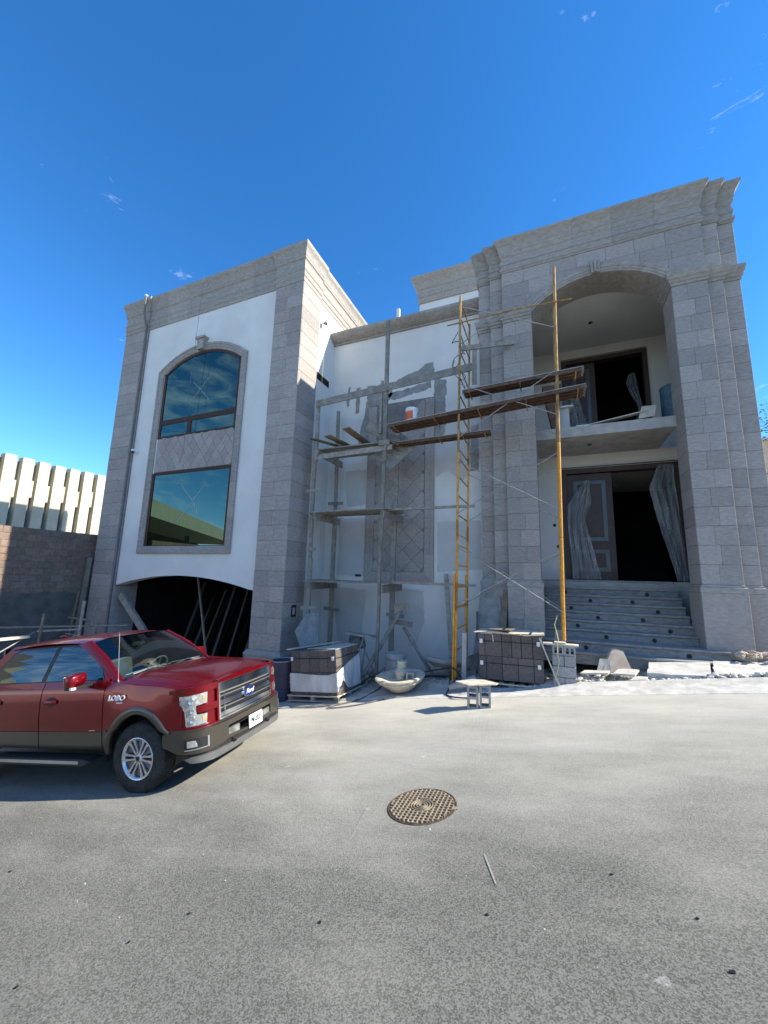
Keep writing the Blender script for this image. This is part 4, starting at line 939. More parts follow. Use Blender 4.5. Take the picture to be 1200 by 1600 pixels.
front_panel('grille_bar', [(-.585,.822),(.585,.822),(.585,.862),(-.585,.862)], M['chrome'], off=.004, parent=gr)
for z in (.875,.893,.908,.985,1.0,1.015): front_panel('grille_slat', [(-.585,z),(.585,z),(.585,z+.007),(-.585,z+.007)], M['satin'] if z in (.893,1.0) else M['black'], off=-.01, parent=gr)
for s in (-.50,.50):
    for z in (.868,.978): front_panel('grille_post', [(s-.01,z),(s+.01,z),(s+.01,z+.05),(s-.01,z+.05)], M['chrome'], off=.0, parent=gr)
# badge
def ell(bm, a, b, x, z, t0, t1, n=28):
    A = [bm.verts.new((x+t0, a*math.cos(2*math.pi*k/n), z+b*math.sin(2*math.pi*k/n))) for k in range(n)]; B = [bm.verts.new((x+t1, a*math.cos(2*math.pi*k/n), z+b*math.sin(2*math.pi*k/n))) for k in range(n)]
    bm.faces.new(B); bm.faces.new(A[::-1])
    for k in range(n): bm.faces.new((A[k], A[(k+1)%n], B[(k+1)%n], B[k]))
BXx = .955-.05*.15
bm = NB(); ell(bm, .128, .056, BXx, .958, -.02, .028); bd = tp('badge', bm, M['chrome'], gr)
bm = NB(); ell(bm, .114, .045, BXx, .958, .02, .031); tp('badge_oval', bm, M['logo'], gr)
def text(name, body, size, m, parent, mtx, ext=.002, shear=0.0, space=1.0, xs=1.0, bold=0.0):
    c = bpy.data.curves.new(name, 'FONT'); c.body = body; c.size = size; c.extrude = ext; c.shear = shear; c.space_character = space; c.align_x = 'CENTER'; c.align_y = 'CENTER'; c.offset = bold; c.resolution_u = 3
    tmp = bpy.data.objects.new(name, c); COL.objects.link(tmp); bpy.context.view_layer.update()
    me = bpy.data.meshes.new_from_object(tmp.evaluated_get(bpy.context.evaluated_depsgraph_get())); bpy.data.objects.remove(tmp); bpy.data.curves.remove(c)
    me.name = name; me.materials.clear(); me.materials.append(m); o = bpy.data.objects.new(name, me); COL.objects.link(o); o.parent = parent; o.matrix_local = mtx @ Matrix.Diagonal((xs,1,1,1)); return o
FRONT = lambda x, y, z: Matrix(((0,0,1,x),(1,0,0,y),(0,1,0,z),(0,0,0,1)))         # text facing +x
SIDEM = lambda x, y, z: Matrix(((1,0,0,x),(0,0,-1,y),(0,1,0,z),(0,0,0,1)))        # text facing -y
text('badge_lettering', 'Ford', .062, M['white'], gr, FRONT(BXx+.032, 0, .958), shear=.4, xs=1.45, bold=.0004)
# headlights with the red bar reaching in
for sg in (-1, 1):
    mr_ = (lambda p: p) if sg > 0 else mir2
    U = lambda u, v: (.785+.335*u, .815+.275*v)
    shape = [U(0,1),U(.5,.99),(U(1.0,.90)),U(1.02,.70),U(.80,.50),U(.76,.06),U(.70,.0),U(.05,.03),U(.03,.32),U(.40,.34),U(.42,.62),U(.02,.66)]
    hl = front_panel('headlight', mr_(shape), M['lens'], off=.008, thick=.05)
    if sg < 0: hl['label'] = 'C-shaped headlight on the street side'
    front_panel('headlight_rim', mr_([U(-.02,1.04),U(.5,1.03),U(1.03,.94),U(1.06,.68),U(.84,.47),U(.80,.02),U(.72,-.05),U(.0,-.02),U(.0,.0),U(.70,.0),U(.76,.06),U(.80,.50),U(1.02,.70),U(1.0,.90),U(.5,.99),U(-.02,1.0)]), M['chrome'], off=.003, thick=.03, parent=hl)
    front_panel('turn_lens', mr_([U(.09,.74),U(.18,.73),U(.18,.90),U(.08,.90)]), M['amber'], off=.013, thick=.004, parent=hl)
    front_panel('turn_lens', mr_([U(.10,.12),U(.20,.12),U(.20,.27),U(.11,.27)]), M['amber'], off=.013, thick=.004, parent=hl)
    for (u, v, rr) in ((.585,.78,.026),(.55,.20,.028),(.55,.47,.02)):
        bm = NB(); lathe(bm, [(0,0),(rr,.004),(rr+.006,.010),(rr+.006,0)], 18); p = fr(sg*(U(u,v)[0]), U(u,v)[1], .013); q = fr(sg*(U(u,v)[0]), U(u,v)[1], .04); nrm2 = (Vector(q)-Vector(p)).normalized()
        bmesh.ops.transform(bm, matrix=Matrix.Translation(p) @ nrm2.to_track_quat('Z','Y').to_matrix().to_4x4(), verts=bm.verts[:]); tp('reflector', bm, M['chrome'], hl, smooth=True)
    front_panel('headlight_bezel', mr_([(.62,.80),(.80,.80),(.80,1.10),(.62,1.10)]), M['paint'], off=-.02, thick=.02)
    front_panel('bezel_bar', mr_([U(-.48,.40),U(.36,.38),U(.40,.46),U(.40,.54),U(.36,.61),U(-.48,.61)]), M['paint'], off=.016, thick=.05)
    front_panel('nose_strip', mr_([(.615,.78),(.645,.78),(.645,1.115),(.615,1.135)]), M['paint'], off=.012, thick=.05)
    front_panel('nose_top', mr_([(.62,1.098),(1.09,1.075),(1.14,1.10),(1.17,1.145),(.80,1.155),(.615,1.15)]), M['paint'], off=.010, thick=.06)
    front_panel('nose_bottom', mr_([(.615,.745),(1.21,.745),(1.235,.80),(1.06,.815),(.72,.812),(.615,.80)]), M['paint'], off=.016, thick=.06)
    front_panel('nose_corner', mr_([(1.06,.815),(1.26,.80),(1.28,.9),(1.28,1.13),(1.18,1.13),(1.13,1.085),(1.14,1.0),(1.065,.95),(1.055,.85)]), M['paint'], off=.0, thick=.05)
front_panel('hood_front_edge', [(-.615,1.13),(.615,1.13),(.615,1.165),(.3,1.185),(-.3,1.185),(-.615,1.165)], M['paint'], off=.0, thick=.07)
# bumper
bz0, bz1 = .475, .745
bmain = None
for sg in (-1, 1):
    mr_ = (lambda p: p) if sg > 0 else mir2
    o = front_panel('bumper_corner', mr_([(.50,bz0+.02),(.80,bz0-.02),(1.12,bz0),(1.34,bz0+.09),(1.34,.70),(1.2,bz1-.01),(.50,bz1-.02)]), M['lower'], off=.055, thick=.10)
    front_panel('bumper_top', mr_([(0,.748),(1.25,.735),(1.30,.70),(1.30,.712),(1.25,.76),(0,.79)]), M['lower'], off=.035, thick=.08, parent=o)
    front_panel('bumper_centre', mr_([(0,.66),(.499,.655),(.499,bz1-.02),(0,bz1-.01)]), M['lower'], off=.055, thick=.08, parent=o)
    front_panel('bumper_centre', mr_([(0,bz0-.01),(.499,bz0+.02),(.499,bz0+.06),(0,bz0+.03)]), M['lower'], off=.055, thick=.08, parent=o)
    front_panel('intake', mr_([(.25,.505),(.50,.51),(.50,.605),(.25,.60)]), M['hose'], off=.03, thick=.03, parent=o)
    fl = front_panel('fog_lamp_recess', mr_([(.81,.525),(1.03,.52),(1.05,.55),(1.05,.645),(.83,.64)]), M['black'], off=.058, thick=.004)
    front_panel('fog_lamp_rim', mr_([(.795,.515),(1.04,.508),(1.04,.52),(.815,.527),(.815,.64),(.798,.64)]), M['satin'], off=.062, thick=.006, parent=fl)
    front_panel('fog_lamp_lens', mr_([(.91,.545),(1.015,.545),(1.015,.62),(.93,.62)]), M['lens'], off=.064, thick=.006, parent=fl)
    front_panel('air_dam', mr_([(0,.345),(.75,.335),(.98,.36),(1.05,.41),(.98,.425),(0,.42)]), M['valance'], off=.05, thick=.20)
    front_panel('bumper_underside', mr_([(0,.42),(1.0,.42),(1.02,.48),(0,.48)]), M['black'], off=.02, thick=.1)
    bm = NB(); tube(bm, [(.86, sg*.40, .44),(.98, sg*.40, .455),(1.035, sg*.40, .435),(.98, sg*.40, .415),(.86, sg*.40, .42)], .013, 8); tp('tow_hook', bm, M['black'])
bm = NB(); box(bm, .985, .995, -.03, .29, .565, .735); pltm = tp('licence_plate', bm, M['plate'])
pltm.location = (0.035, -.07, -.085)
text('plate_lettering', 'PR-2337', .095, M['black'], pltm, FRONT(1.0, .13, .65), ext=.001, xs=.72, bold=.002)
# fender badge and door badge
lb = text('fender_badge', 'LOBO', .068, M['badge'], truck, SIDEM(-.36, -1.006, 1.085), ext=.004, shear=.3, xs=1.55, space=1.0, bold=.0015)
bm = NB(); box(bm, -.34,-.25,-1.008,-1.0,1.038,1.046); tp('fender_badge_strip', bm, M['badge'])
bm = NB(); box(bm, -.83, -.73, -1.0075, -.99, .775, .792); tp('door_badge', bm, M['chrome'])
# roof
bm = NB(); g = []; nx, ny = 16, 18
for i in range(nx+1):
    t = i/nx; row = []
    for j in range(ny+1):
        v = -1+2*j/ny; x = -1.24+.10*(1-v*v)*(1-t)*1.0-1.66*t; w = .735-.03*abs(2*t-1)**2; z = 1.865+.085*math.sin(math.pi*min(1, t*.9+.12))**.8 - .06*abs(v)**6*1.0 - .012*v*v
        if t > .93: z -= .05*(t-.93)/.07
        row.append(bm.verts.new((x, v*w, z)))
    g.append(row)
for i in range(nx):
    for j in range(ny): bm.faces.new((g[i][j], g[i+1][j], g[i+1][j+1], g[i][j+1]))
roof = tp('roof', bm, M['paint'], smooth=True)
bm = NB(); bmesh.ops.create_uvsphere(bm, u_segments=14, v_segments=8, radius=1); bmesh.ops.scale(bm, vec=(.07,.03,.02), verts=bm.verts[:]); bmesh.ops.translate(bm, vec=(-2.7,0,1.95), verts=bm.verts[:]); tp('roof_aerial', bm, M['paint'], roof, smooth=True)
# windshield
bm = NB(); g = []; nx, ny = 10, 16
for i in range(nx+1):
    t = i/nx; row = []
    for j in range(ny+1):
        v = -1+2*j/ny; w = .83-.115*t; x = -.43+.17*(1-v*v)-(.84-.06*(1-v*v))*t; z = 1.245+.625*t+.03*math.sin(math.pi*t)+.02*(1-v*v)*t; row.append(bm.verts.new((x, v*w, z)))
    g.append(row)
for i in range(nx):
    for j in range(ny): bm.faces.new((g[i][j], g[i+1][j], g[i+1][j+1], g[i][j+1]))
ws = tp('windshield', bm, M['carglass'], smooth=True)
# cowl and wipers
bm = NB(); g = []
for j in range(17):
    v = -1+2*j/16; x = -.50+.165*(1-v*v); g.append([bm.verts.new(p) for p in ((x+.02, v*.86, 1.262),(x+.0, v*.86, 1.235),(x-.11, v*.84, 1.245))])
for a, b in zip(g, g[1:]):
    for k in range(2): bm.faces.new((a[k], b[k], b[k+1], a[k+1]))
cw = tp('cowl', bm, M['black'])
for k in range(26):
    v = -1+2*(k+.5)/26; x = -.50+.165*(1-v*v)-.03; bm = NB(); beam(bm, (x, v*.84-.012, 1.262), (x-.05, v*.84+.012, 1.262), .012, .006); tp('cowl_louvre', bm, M['satin'], cw)
for (y0, y1) in ((-.70,-.02),(.02,.62)):
    bm = NB(); tube(bm, [(-.36-.07*abs(y0), y0*1.0, 1.29),(-.40, (y0*.5+y1*.5), 1.325),(-.30, y1, 1.265)], .009, 6); tube(bm, [(-.50, y0-.05, 1.29),(-.44, y0*.6, 1.325),(-.37, y1-.05, 1.315)], .006, 6); tp('wiper', bm, M['satin'])
bm = NB(); tube(bm, [(-.42,-.92,1.23),(-.425,-.925,1.99)], .0035, 6); tube(bm, [(-.42,-.92,1.22),(-.42,-.92,1.26)], .012, 8); tp('antenna', bm, M['satin'])
# cab floor/firewall keep the inside closed
bm = NB(); box(bm, -2.98, -.45, -.84, .84, .50, .60); tp('cab_floor', bm, M['black']); bm = NB(); box(bm, -3.02, -2.96, -.84, .84, .50, 1.30); tp('cab_rear_wall', bm, M['black'])
bm = NB(); box(bm, -2.99, -2.95, -.72, .72, 1.30, 1.84); tp('rear_window', bm, M['darkglass'])
bm = NB(); box(bm, -.52, -.44, -.84, .84, .50, 1.22); tp('firewall', bm, M['black'])
bm = NB(); prism(bm, [(-.50,1.22),(-.95,1.20),(-1.02,1.15),(-1.0,.95),(-.50,.9)], lambda a,b,d:(a, d, b), -.84, .84); dash = tp('dashboard', bm, M['hose'])
bm = NB(); bmesh.ops.create_circle(bm, segments=20, radius=.19); bm.free(); bm = NB()
c0 = Vector((-1.12,.38,1.22)); ax = Vector((-.9,0,.45)).normalized(); u = Vector((0,1,0)); w_ = ax.cross(u)
tube(bm, [c0 + u*.185*math.cos(2*math.pi*k/22)+w_*.185*math.sin(2*math.pi*k/22) for k in range(23)], .016, 8, cap=False)
for a in (R(0), R(180), R(270)): tube(bm, [c0, c0+u*.18*math.cos(a)+w_*.18*math.sin(a)], .014, 6)
lathe(bm, [(0,.02),(.06,.01),(.07,-.01)], 14, mtx=Matrix.Translation(c0) @ ax.to_track_quat('Z','Y').to_matrix().to_4x4()); tp('steering_wheel', bm, M['hose'])
def seat(x, y, w=.27):
    bm = NB(); box(bm, x-.02, x+.52, y-w, y+w, .85, 1.0); box(bm, x-.16, x+.02, y-w, y+w, .90, 1.50); box(bm, x-.20, x-.08, y-.13, y+.13, 1.53, 1.72); tube(bm, [(x-.13,y-.06,1.48),(x-.13,y-.06,1.56)],.008,6); tube(bm, [(x-.13,y+.06,1.48),(x-.13,y+.06,1.56)],.008,6)
    bmesh.ops.bevel(bm, geom=[e for e in bm.edges if e.calc_length() > .1], offset=.035, segments=3, affect='EDGES'); return tp('seat', bm, M['seat'], smooth=True)
seat(-1.85, -.40); seat(-1.85, .40); seat(-2.72, -.38, .34); seat(-2.72, .38, .34)
bm = NB(); box(bm, -1.16, -1.12, -.12, .12, 1.68, 1.75); bmesh.ops.bevel(bm, geom=bm.edges[:], offset=.015, segments=2, affect='EDGES'); tp('rear_view_mirror', bm, M['black'])
# bed
bm = NB(); box(bm, -4.90, -3.10, -.93, .93, .70, .75); tp('bed_floor', bm, M['black']); bm = NB(); box(bm, -4.94, -4.90, -.93, .93, .62, 1.32); tp('tailgate', bm, M['paint']); bm = NB(); box(bm, -3.14, -3.09, -.93, .93, .70, 1.32); tp('bed_front_wall', bm, M['paint'])
bm = NB(); box(bm, -5.05, -4.95, -.97, .97, .48, .66); tp('rear_bumper', bm, M['lower'])
bm = NB(); box(bm, -4.9, .55, -.50, -.42, .36, .48); box(bm, -4.9, .55, .42, .50, .36, .48); tp('chassis', bm, M['black'])
for cx in (0,-3.68):
    bm = NB(); tube(bm, [(cx,-.80,.40),(cx,.80,.40)], .05, 10); tp('axle', bm, M['black'])
    for s in (-1,1):        # wheel wells
        bm = NB(); pts = arch(cx, .56, math.pi+.15, -.15, 16); A = [bm.verts.new((x, s*.955, z)) for x, z in pts]; B = [bm.verts.new((x, s*.55, z)) for x, z in pts]
        for k in range(len(pts)-1): bm.faces.new((A[k],A[k+1],B[k+1],B[k]))
        bm.faces.new(B); tp('wheel_well', bm, M['black'])
# engine bay blocker
bm = NB(); box(bm, -.43, .60, -.60, .60, .62, 1.08); tp('engine_bay', bm, M['black'])
# wheels
def wheel(x, s):
    w = bpy.data.objects.new('wheel', None); COL.objects.link(w); w.parent = truck; w.location = (x, s*.875, .402); w.empty_display_size = .1
    T = Matrix.Rotation(R(90)*(1 if s < 0 else -1), 4, 'X')      # lathe z -> outwards
    prof = [(.235,-.135),(.30,-.14),(.36,-.13),(.392,-.11),(.398,-.095),(.40,-.06),(.392,-.055),(.392,-.045),(.402,-.04),(.402,-.005),(.394,0),(.394,.01),(.402,.015),(.402,.045),(.392,.05),(.392,.058),(.40,.064),(.398,.095),(.39,.11),(.37,.122),(.33,.132),(.29,.135),(.255,.13),(.24,.12)]
    bm = NB(); lathe(bm, prof, 72, mtx=T); ty = mk('tyre', bm, M['tyre'], w, smooth=True)
    bm = NB()                                                     # tread blocks
    for k in range(60):
        a = 2*math.pi*k/60
        for (z0, z1, sh) in ((-.105,-.062,.02),(-.038,-.006,-.01),(.016,.044,.01),(.066,.105,-.02)):
            vs = box(bm, -.013, .013, z0, z1, .398, .4085); bmesh.ops.transform(bm, matrix=T @ Matrix.Rotation(a+sh, 4, 'Z') @ Matrix(((0,0,1,0),(1,0,0,0),(0,1,0,0),(0,0,0,1))), verts=vs)
    o = mk('tread', bm, M['tyre'], w); o['kind'] = 'stuff'
    bm = NB(); lathe(bm, [(.24,-.12),(.225,-.10),(.215,.02),(.222,.10),(.236,.118),(.246,.124),(.246,.130),(.236,.132),(.226,.126),(.216,.112)], 56, mtx=T); mk('rim', bm, M['rim'], w, smooth=True)
    bm = NB(); lathe(bm, [(0,.03),(.21,.0),(.215,-.05)], 40, mtx=T); lathe(bm, [(.15,.035),(.05,.05)], 30, mtx=T); mk('brake_disc', bm, M['rimd'], w, smooth=True)
    bm = NB(); bd_ = NB()
    for k in range(6):
        a = 2*math.pi*k/6 + R(28)
        for q in (-1, 1):
            pts = [(.045,q*.010,.105),(.10,q*.030,.108),(.16,q*.060,.112),(.222,q*.078,.118)]; wd = [.014,.014,.017,.030]
            rows = []
            for (r_, o_, z_), wdt in zip(pts, wd): rows.append([bm.verts.new(p) for p in ((r_, o_-wdt, z_-.03),(r_, o_-wdt*.8, z_),(r_, o_+wdt*.8, z_),(r_, o_+wdt, z_-.03))])
            vv = [v for r_ in rows for v in r_]
            for a_, b_ in zip(rows, rows[1:]):
                for c in range(3): bm.faces.new((a_[c], b_[c], b_[c+1], a_[c+1]))
            bmesh.ops.transform(bm, matrix=T @ Matrix.Rotation(a, 4, 'Z'), verts=vv)
        vs = []; p = [(.06,-.004),(.12,-.014),(.215,-.05),(.215,.05),(.12,.014),(.06,.004)]; vs = [bd_.verts.new((x_, y_, .088)) for x_, y_ in p]; bd_.faces.new(vs); bmesh.ops.transform(bd_, matrix=T @ Matrix.Rotation(a, 4, 'Z'), verts=vs)
    mk('rim_spokes', bm, M['rim'], w); mk('spoke_web', bd_, M['rimd'], w)
    bm = NB(); lathe(bm, [(0,.118),(.032,.116),(.036,.108),(.05,.104),(.052,.09)], 24, mtx=T); mk('hub_ring', bm, M['rim'], w, smooth=True)
    bm = NB(); lathe(bm, [(0,.124),(.026,.122),(.029,.114)], 20, mtx=T); mk('hub_cap', bm, M['black'], w, smooth=True)
    bm = NB()
    for k in range(6):
        a = 2*math.pi*k/6 + R(28+30); vs0 = set(bm.verts); lathe(bm, [(0,.104),(.009,.103),(.010,.085)], 8, c=(.068*math.cos(a), .068*math.sin(a), 0)); 
    bmesh.ops.transform(bm, matrix=T, verts=bm.verts[:]); mk('wheel_nuts', bm, M['rimd'], w)
for x in (0, -3.68):
    for s in (-1, 1): wheel(x, s)

# final proportions of the body: taller nose and beltline, longer doors
def pw(tab, t):
    if t <= tab[0][0]: return tab[0][1] + (t-tab[0][0])
    for (a, b), (c, d) in zip(tab, tab[1:]):
        if t <= c: return b + (d-b)*(t-a)/(c-a)
    return tab[-1][1] + (t-tab[-1][0])
ZT = [(.42,.42),(.73,.725),(.80,.75),(1.135,1.215),(1.262,1.365),(1.30,1.40),(1.80,1.82),(1.95,1.95)]
XT = [(-5.1,-5.1),(-3.68,-3.68),(-3.2,-3.26),(-3.06,-3.16),(-2.72,-2.86),(-1.70,-1.79),(-1.24,-1.24),(-.62,-.63),(-.4,-.44),(.2,.2),(1,1)]
def warp(o):
    for c in o.children:
        if c.name.startswith('wheel') and c.type == 'EMPTY': continue
        if c.type == 'MESH':
            mt = c.matrix_local.copy(); q = c.parent
            while q is not truck: mt = q.matrix_local @ mt; q = q.parent
            inv = mt.inverted()
            for v in c.data.vertices:
                p = mt @ v.co; p.z = pw(ZT, p.z); p.x = pw(XT, p.x); v.co = inv @ p
        warp(c)
bpy.context.view_layer.update()
warp(truck)
for c in truck.children:
    if c.type == 'EMPTY': c.scale = (1.03, 1.03, 1.03); c.location.z = .402*1.03 - (.0 if c.location.x > -1 else .09)
# ------------------------------------------------------------------ steel scaffold tower
def child_at(o, par):
    o.parent = par; o.matrix_parent_inverse = par.matrix_basis.inverted() if False else Matrix.Translation(-Vector(par.location)); return o
def tmake(name, label, cat, loc, group=None): return thing(name, label, cat, loc, group=group)
SY0, SY1, LX, RX = 8.70, 9.88, -1.93, .19
bpy.context.view_layer.update()
sc = tmake('steel_scaffold', 'yellow and rusty steel frame scaffold with crossed braces in front of the portico', 'scaffold', (-.9, 9.2, .3))
def lean(x0, z): return x0 + .018*(z-1.0)
def frame(x0, z0, m, h=2.0, n=5):
    bm = NB(); x = lambda z: lean(x0, z); r = .028 if x0 < 0 else .033
    tube(bm, [(x(z0), SY0, z0), (x(z0+h), SY0, z0+h)], r, 10); f = child_at(mk('frame_leg', bm, m, None), sc)
    bm = NB(); tube(bm, [(x(z0), SY1, z0), (x(z0+h), SY1, z0+h)], r, 10); child_at(mk('frame_leg', bm, m, None), sc)
    for k in range(n):
        z = z0+.10+.445*k; bm = NB(); tube(bm, [(x(z), SY0, z), (x(z), SY1, z)], .016, 8); child_at(mk('frame_rung', bm, m if z < 3 else M['rusty'], None), sc)
for i, (z0, m) in enumerate(((-.32,'yellow'),(1.05,'yellow'),(2.63,'yellow'),(4.63,'rusty'),(6.64,'rusty'))):
    frame(-1.955, z0, M[m], h=2.0 if i else 2.0, n=5 if i != 1 else 4)
for z0, m in ((.62,'yellow'),(2.635,'yellow'),(4.65,'rusty'),(6.65,'rusty')): frame(RX-.02, z0, M[m], h=2.0 if z0 < 6 else 2.12)
bm = NB(); tube(bm, [(LX-.10, SY0-.02, -.4), (LX-.06, SY0-.02, 1.85)], .024, 10); child_at(mk('extra_leg', bm, M['yellow'], None), sc)
bm = NB(); tube(bm, [(LX-.06, SY1-.02, -.4), (LX-.04, SY1-.02, 1.85)], .024, 10); child_at(mk('extra_leg', bm, M['yellow'], None), sc)
def brace(a, b, y, m='galv', r=.011):
    bm = NB(); tube(bm, [(a[0], y, a[1]), (b[0], y, b[1])], r, 7); child_at(mk('cross_brace', bm, M[m], None), sc)
for y, dy in ((SY0-.03, 0), (SY1+.03, 0)):
    for a, b in (((-1.79,8.32),(.25,7.28)),((-1.82,7.33),(.25,8.40)),((-1.85,6.30),(.22,5.25)),((-1.85,5.0),(.22,6.25)),((-1.88,4.40),(.20,3.19)),((-1.9,3.2),(.20,4.4)),((-1.94,2.45),(.17,1.15)),((-1.96,1.18),(.18,2.36))):
        if y > 9 and a[1] > 7: continue
        brace(a, b, y)
bm = NB(); tube(bm, [(-2.13,8.62,7.86),(-.5,8.64,7.90),(.63,8.66,7.86)], .017, 8); tag(mk('steel_rod', bm, M['rusty'], None), 'rusty steel rod tied level across the top of the yellow scaffold', 'rod')

# ribbed steel walk boards
def walkboard(x0, z0, x1, z1, y0, w, label, ribs=4):
    t = thing('scaffold_tray', label, 'scaffold plank', (x0, y0, z0), (0, -math.atan2(z1-z0, x1-x0), 0), group='ribbed steel trays of the scaffold')
    L = math.hypot(x1-x0, z1-z0); bm = NB(); box(bm, 0, L, 0, w, -.012, .0); mk('tray_deck', bm, M['concrete'], t)
    for k in range(ribs):
        y = w*(k+.06)/(ribs-.12)*.93; bm = NB(); box(bm, .03, L-.03, y, y+.035, -.085, -.013); mk('tray_rib', bm, M['rust'], t)
    for k in range(max(2, int(L/.75))):
        x = .15 + (L-.3)*k/(max(2, int(L/.75))-1); bm = NB(); box(bm, x-.012, x+.012, -.004, w+.004, -.10, -.086); mk('tray_crossbar', bm, M['rusty'], t)
    for xx in (-.006, L): 
        bm = NB(); box(bm, xx, xx+.006, 0, w, -.02, .0)
        for k in range(ribs): y = w*(k+.06)/(ribs-.12)*.93; box(bm, xx, xx+.006, y, y+.05, -.09, -.021)
        mk('tray_end', bm, M['galv'], t)
    return t
walkboard(-3.66, 5.53, .80, 5.83, 8.62, .62, 'long ribbed steel tray crossing the whole scaffold under the orange bucket')
walkboard(-1.78, 6.14, .78, 6.25, 8.66, .44, 'shorter ribbed steel tray, the topmost, on the right bay of the scaffold', ribs=3)
walkboard(-3.72, 5.22, -1.20, 5.26, 9.10, .34, 'narrow lower ribbed tray ending against the grey pilaster', ribs=3)
# bucket
bm = NB(); bx, by, bz = -3.10, 8.86, 5.575
lathe(bm, [(0,0),(.125,0),(.152,.33),(.158,.33),(.158,.36),(.145,.36),(.118,.02),(0,.02)], 26, (bx, by, bz)); bk = thing('plastic_bucket', 'white plastic bucket with an orange label on the long scaffold tray', 'bucket', (bx, by, bz)); child_at(mk('bucket_body', bm, M['white'], None, smooth=False), bk)
bm = NB(); n = 20; A = []
for k in range(n+1):
    a = R(150) + R(150)*k/n; A.append([bm.verts.new((bx+(r+.002)*math.cos(a), by+(r+.002)*math.sin(a), bz+z)) for r, z in ((.1305,.06),(.147,.27))])
for a, b in zip(A, A[1:]): bm.faces.new((a[0], b[0], b[1], a[1]))
child_at(mk('bucket_label', bm, mat('orange_print', (.62,.10,.02), (.7,.13,.03), scale=9, rough=.5), None), bk)
bm = NB(); lathe(bm, [(.156,.30),(.166,.30),(.166,.315),(.156,.315)], 26, (bx, by, bz), close=True); child_at(mk('bucket_rim', bm, M['white'], None), bk)

# ------------------------------------------------------------------ timber scaffold
ws_ = tmake('timber_scaffold', 'weathered grey timber scaffold with three plank decks against the white middle wall', 'scaffold', (-5, 9.7, -.8))
def wd(name, pts, w=.09, h=.07, m='wood', par=None, seg=1, wob=.012, lab=None):
    bm = NB(); P = [Vector(p) for p in pts]; out = [P[0]]
    for a, b in zip(P, P[1:]):
        for k in range(1, seg+1):
            q = a.lerp(b, k/seg); 
            if k < seg: q += Vector((random.uniform(-wob, wob), random.uniform(-wob, wob), 0))
            out.append(q)
    for a, b in zip(out, out[1:]): beam(bm, a, b, w, h, up=(0,1,0) if abs((b-a).normalized().z) > .7 else (0,0,1))
    o = mk(name, bm, M[m], None)
    if par is not None: child_at(o, par)
    return o
FY, RY_ = 9.12, 10.25
def g0(x, y): return verge(x, y) - .03
fl = [(-6.03, FY, g0(-6.03, FY)), (-6.03, FY, 2.2)]; wd('post', fl, par=ws_, seg=2); wd('post', [(-6.09, FY+.06, 1.7), (-6.08, FY, 5.6)], par=ws_, seg=2); wd('post', [(-6.03, FY-.02, 4.9), (-6.06, FY, 6.75)], par=ws_)
wd('post', [(-4.0, FY, g0(-4.0, FY)), (-3.98, FY, 2.6)], par=ws_, seg=2, w=.07); wd('post', [(-3.99, FY+.05, 2.0), (-3.93, FY+.02, 5.3)], par=ws_, seg=2); wd('post', [(-3.93, FY, 4.7), (-3.92, FY, 8.78)], par=ws_, seg=1, w=.10); wd('post', [(-4.06, FY-.03, 5.5), (-4.05, FY, 7.0)], par=ws_, w=.06)
wd('post', [(-5.98, RY_, g0(-5.98, RY_)), (-6.0, RY_, 3.2)], par=ws_, seg=2, w=.12); wd('post', [(-6.0, RY_+.04, 2.8), (-6.05, RY_, 6.9)], par=ws_, seg=2, w=.09)
wd('post', [(-4.08, RY_, g0(-4.1, RY_)), (-4.05, RY_, 3.5)], par=ws_, seg=2, w=.13); wd('post', [(-4.04, RY_+.04, 3.2), (-3.98, RY_, 5.9)], par=ws_, seg=2, w=.1)
for z in (1.50, 3.38, 5.18):            # ledgers, short putlogs
    for x in (-5.98, -3.92): wd('ledger', [(x+.05, FY-.12, z-.06+(0.02 if x < -5 else 0)), (x+.05, RY_+.18, z-.02)], w=.035, h=.20, par=ws_)
for z, dz in ((1.58,.0),(3.45,.02),(5.26,.0)):
    for k in range(4):
        y = FY+.02+.26*k+(.05 if z > 5 else 0)
        if z > 5 and k == 2: continue
        wd('deck_plank', [(-6.20+random.uniform(-.1,.1), y, z+.01*k), (-3.62+random.uniform(-.12,.12), y+random.uniform(-.03,.03), z+dz+.004*k)], w=.20, h=.035, par=ws_, seg=1)
for z0, x0, x1, y in ((.86,-6.25,-5.75,FY-.02),(.80,-6.2,-5.7,RY_-.05),(4.05,-6.3,-5.8,FY-.05),(3.9,-6.2,-5.7,RY_-.1),(2.45,-6.18,-5.9,FY-.03),(.75,-4.2,-3.7,RY_-.1)):
    wd('cleat', [(x0, y, z0), (x1, y+.02, z0+random.uniform(-.04,.04))], w=.03, h=.09, par=ws_)
wd('rail', [(-6.10, FY-.07, 6.62), (-1.62, FY-.02, 6.93)], w=.03, h=.20, par=ws_)
wd('rail', [(-6.08, FY-.05, 5.02), (-3.7, FY-.05, 5.08)], w=.03, h=.14, par=ws_, m='wood'); 
for z in (3.40, 1.55): wd('long_rail', [(-3.9, FY+.12, z+.06), (-1.62, FY+.10, z+.05)], w=.06, h=.06, par=ws_)
for (a, b, w, h) in (((-5.5, FY-.35, 5.50), (-5.1, RY_+.2, 5.42), .22, .03), ((-4.9, FY-.4, 5.62), (-4.6, RY_, 5.40), .24, .03), ((-6.15, FY-.2, 5.55),(-5.35, FY+.3, 5.36), .16, .03)): wd('loose_board', [a, b], w=w, h=h, m='woodb', par=ws_)
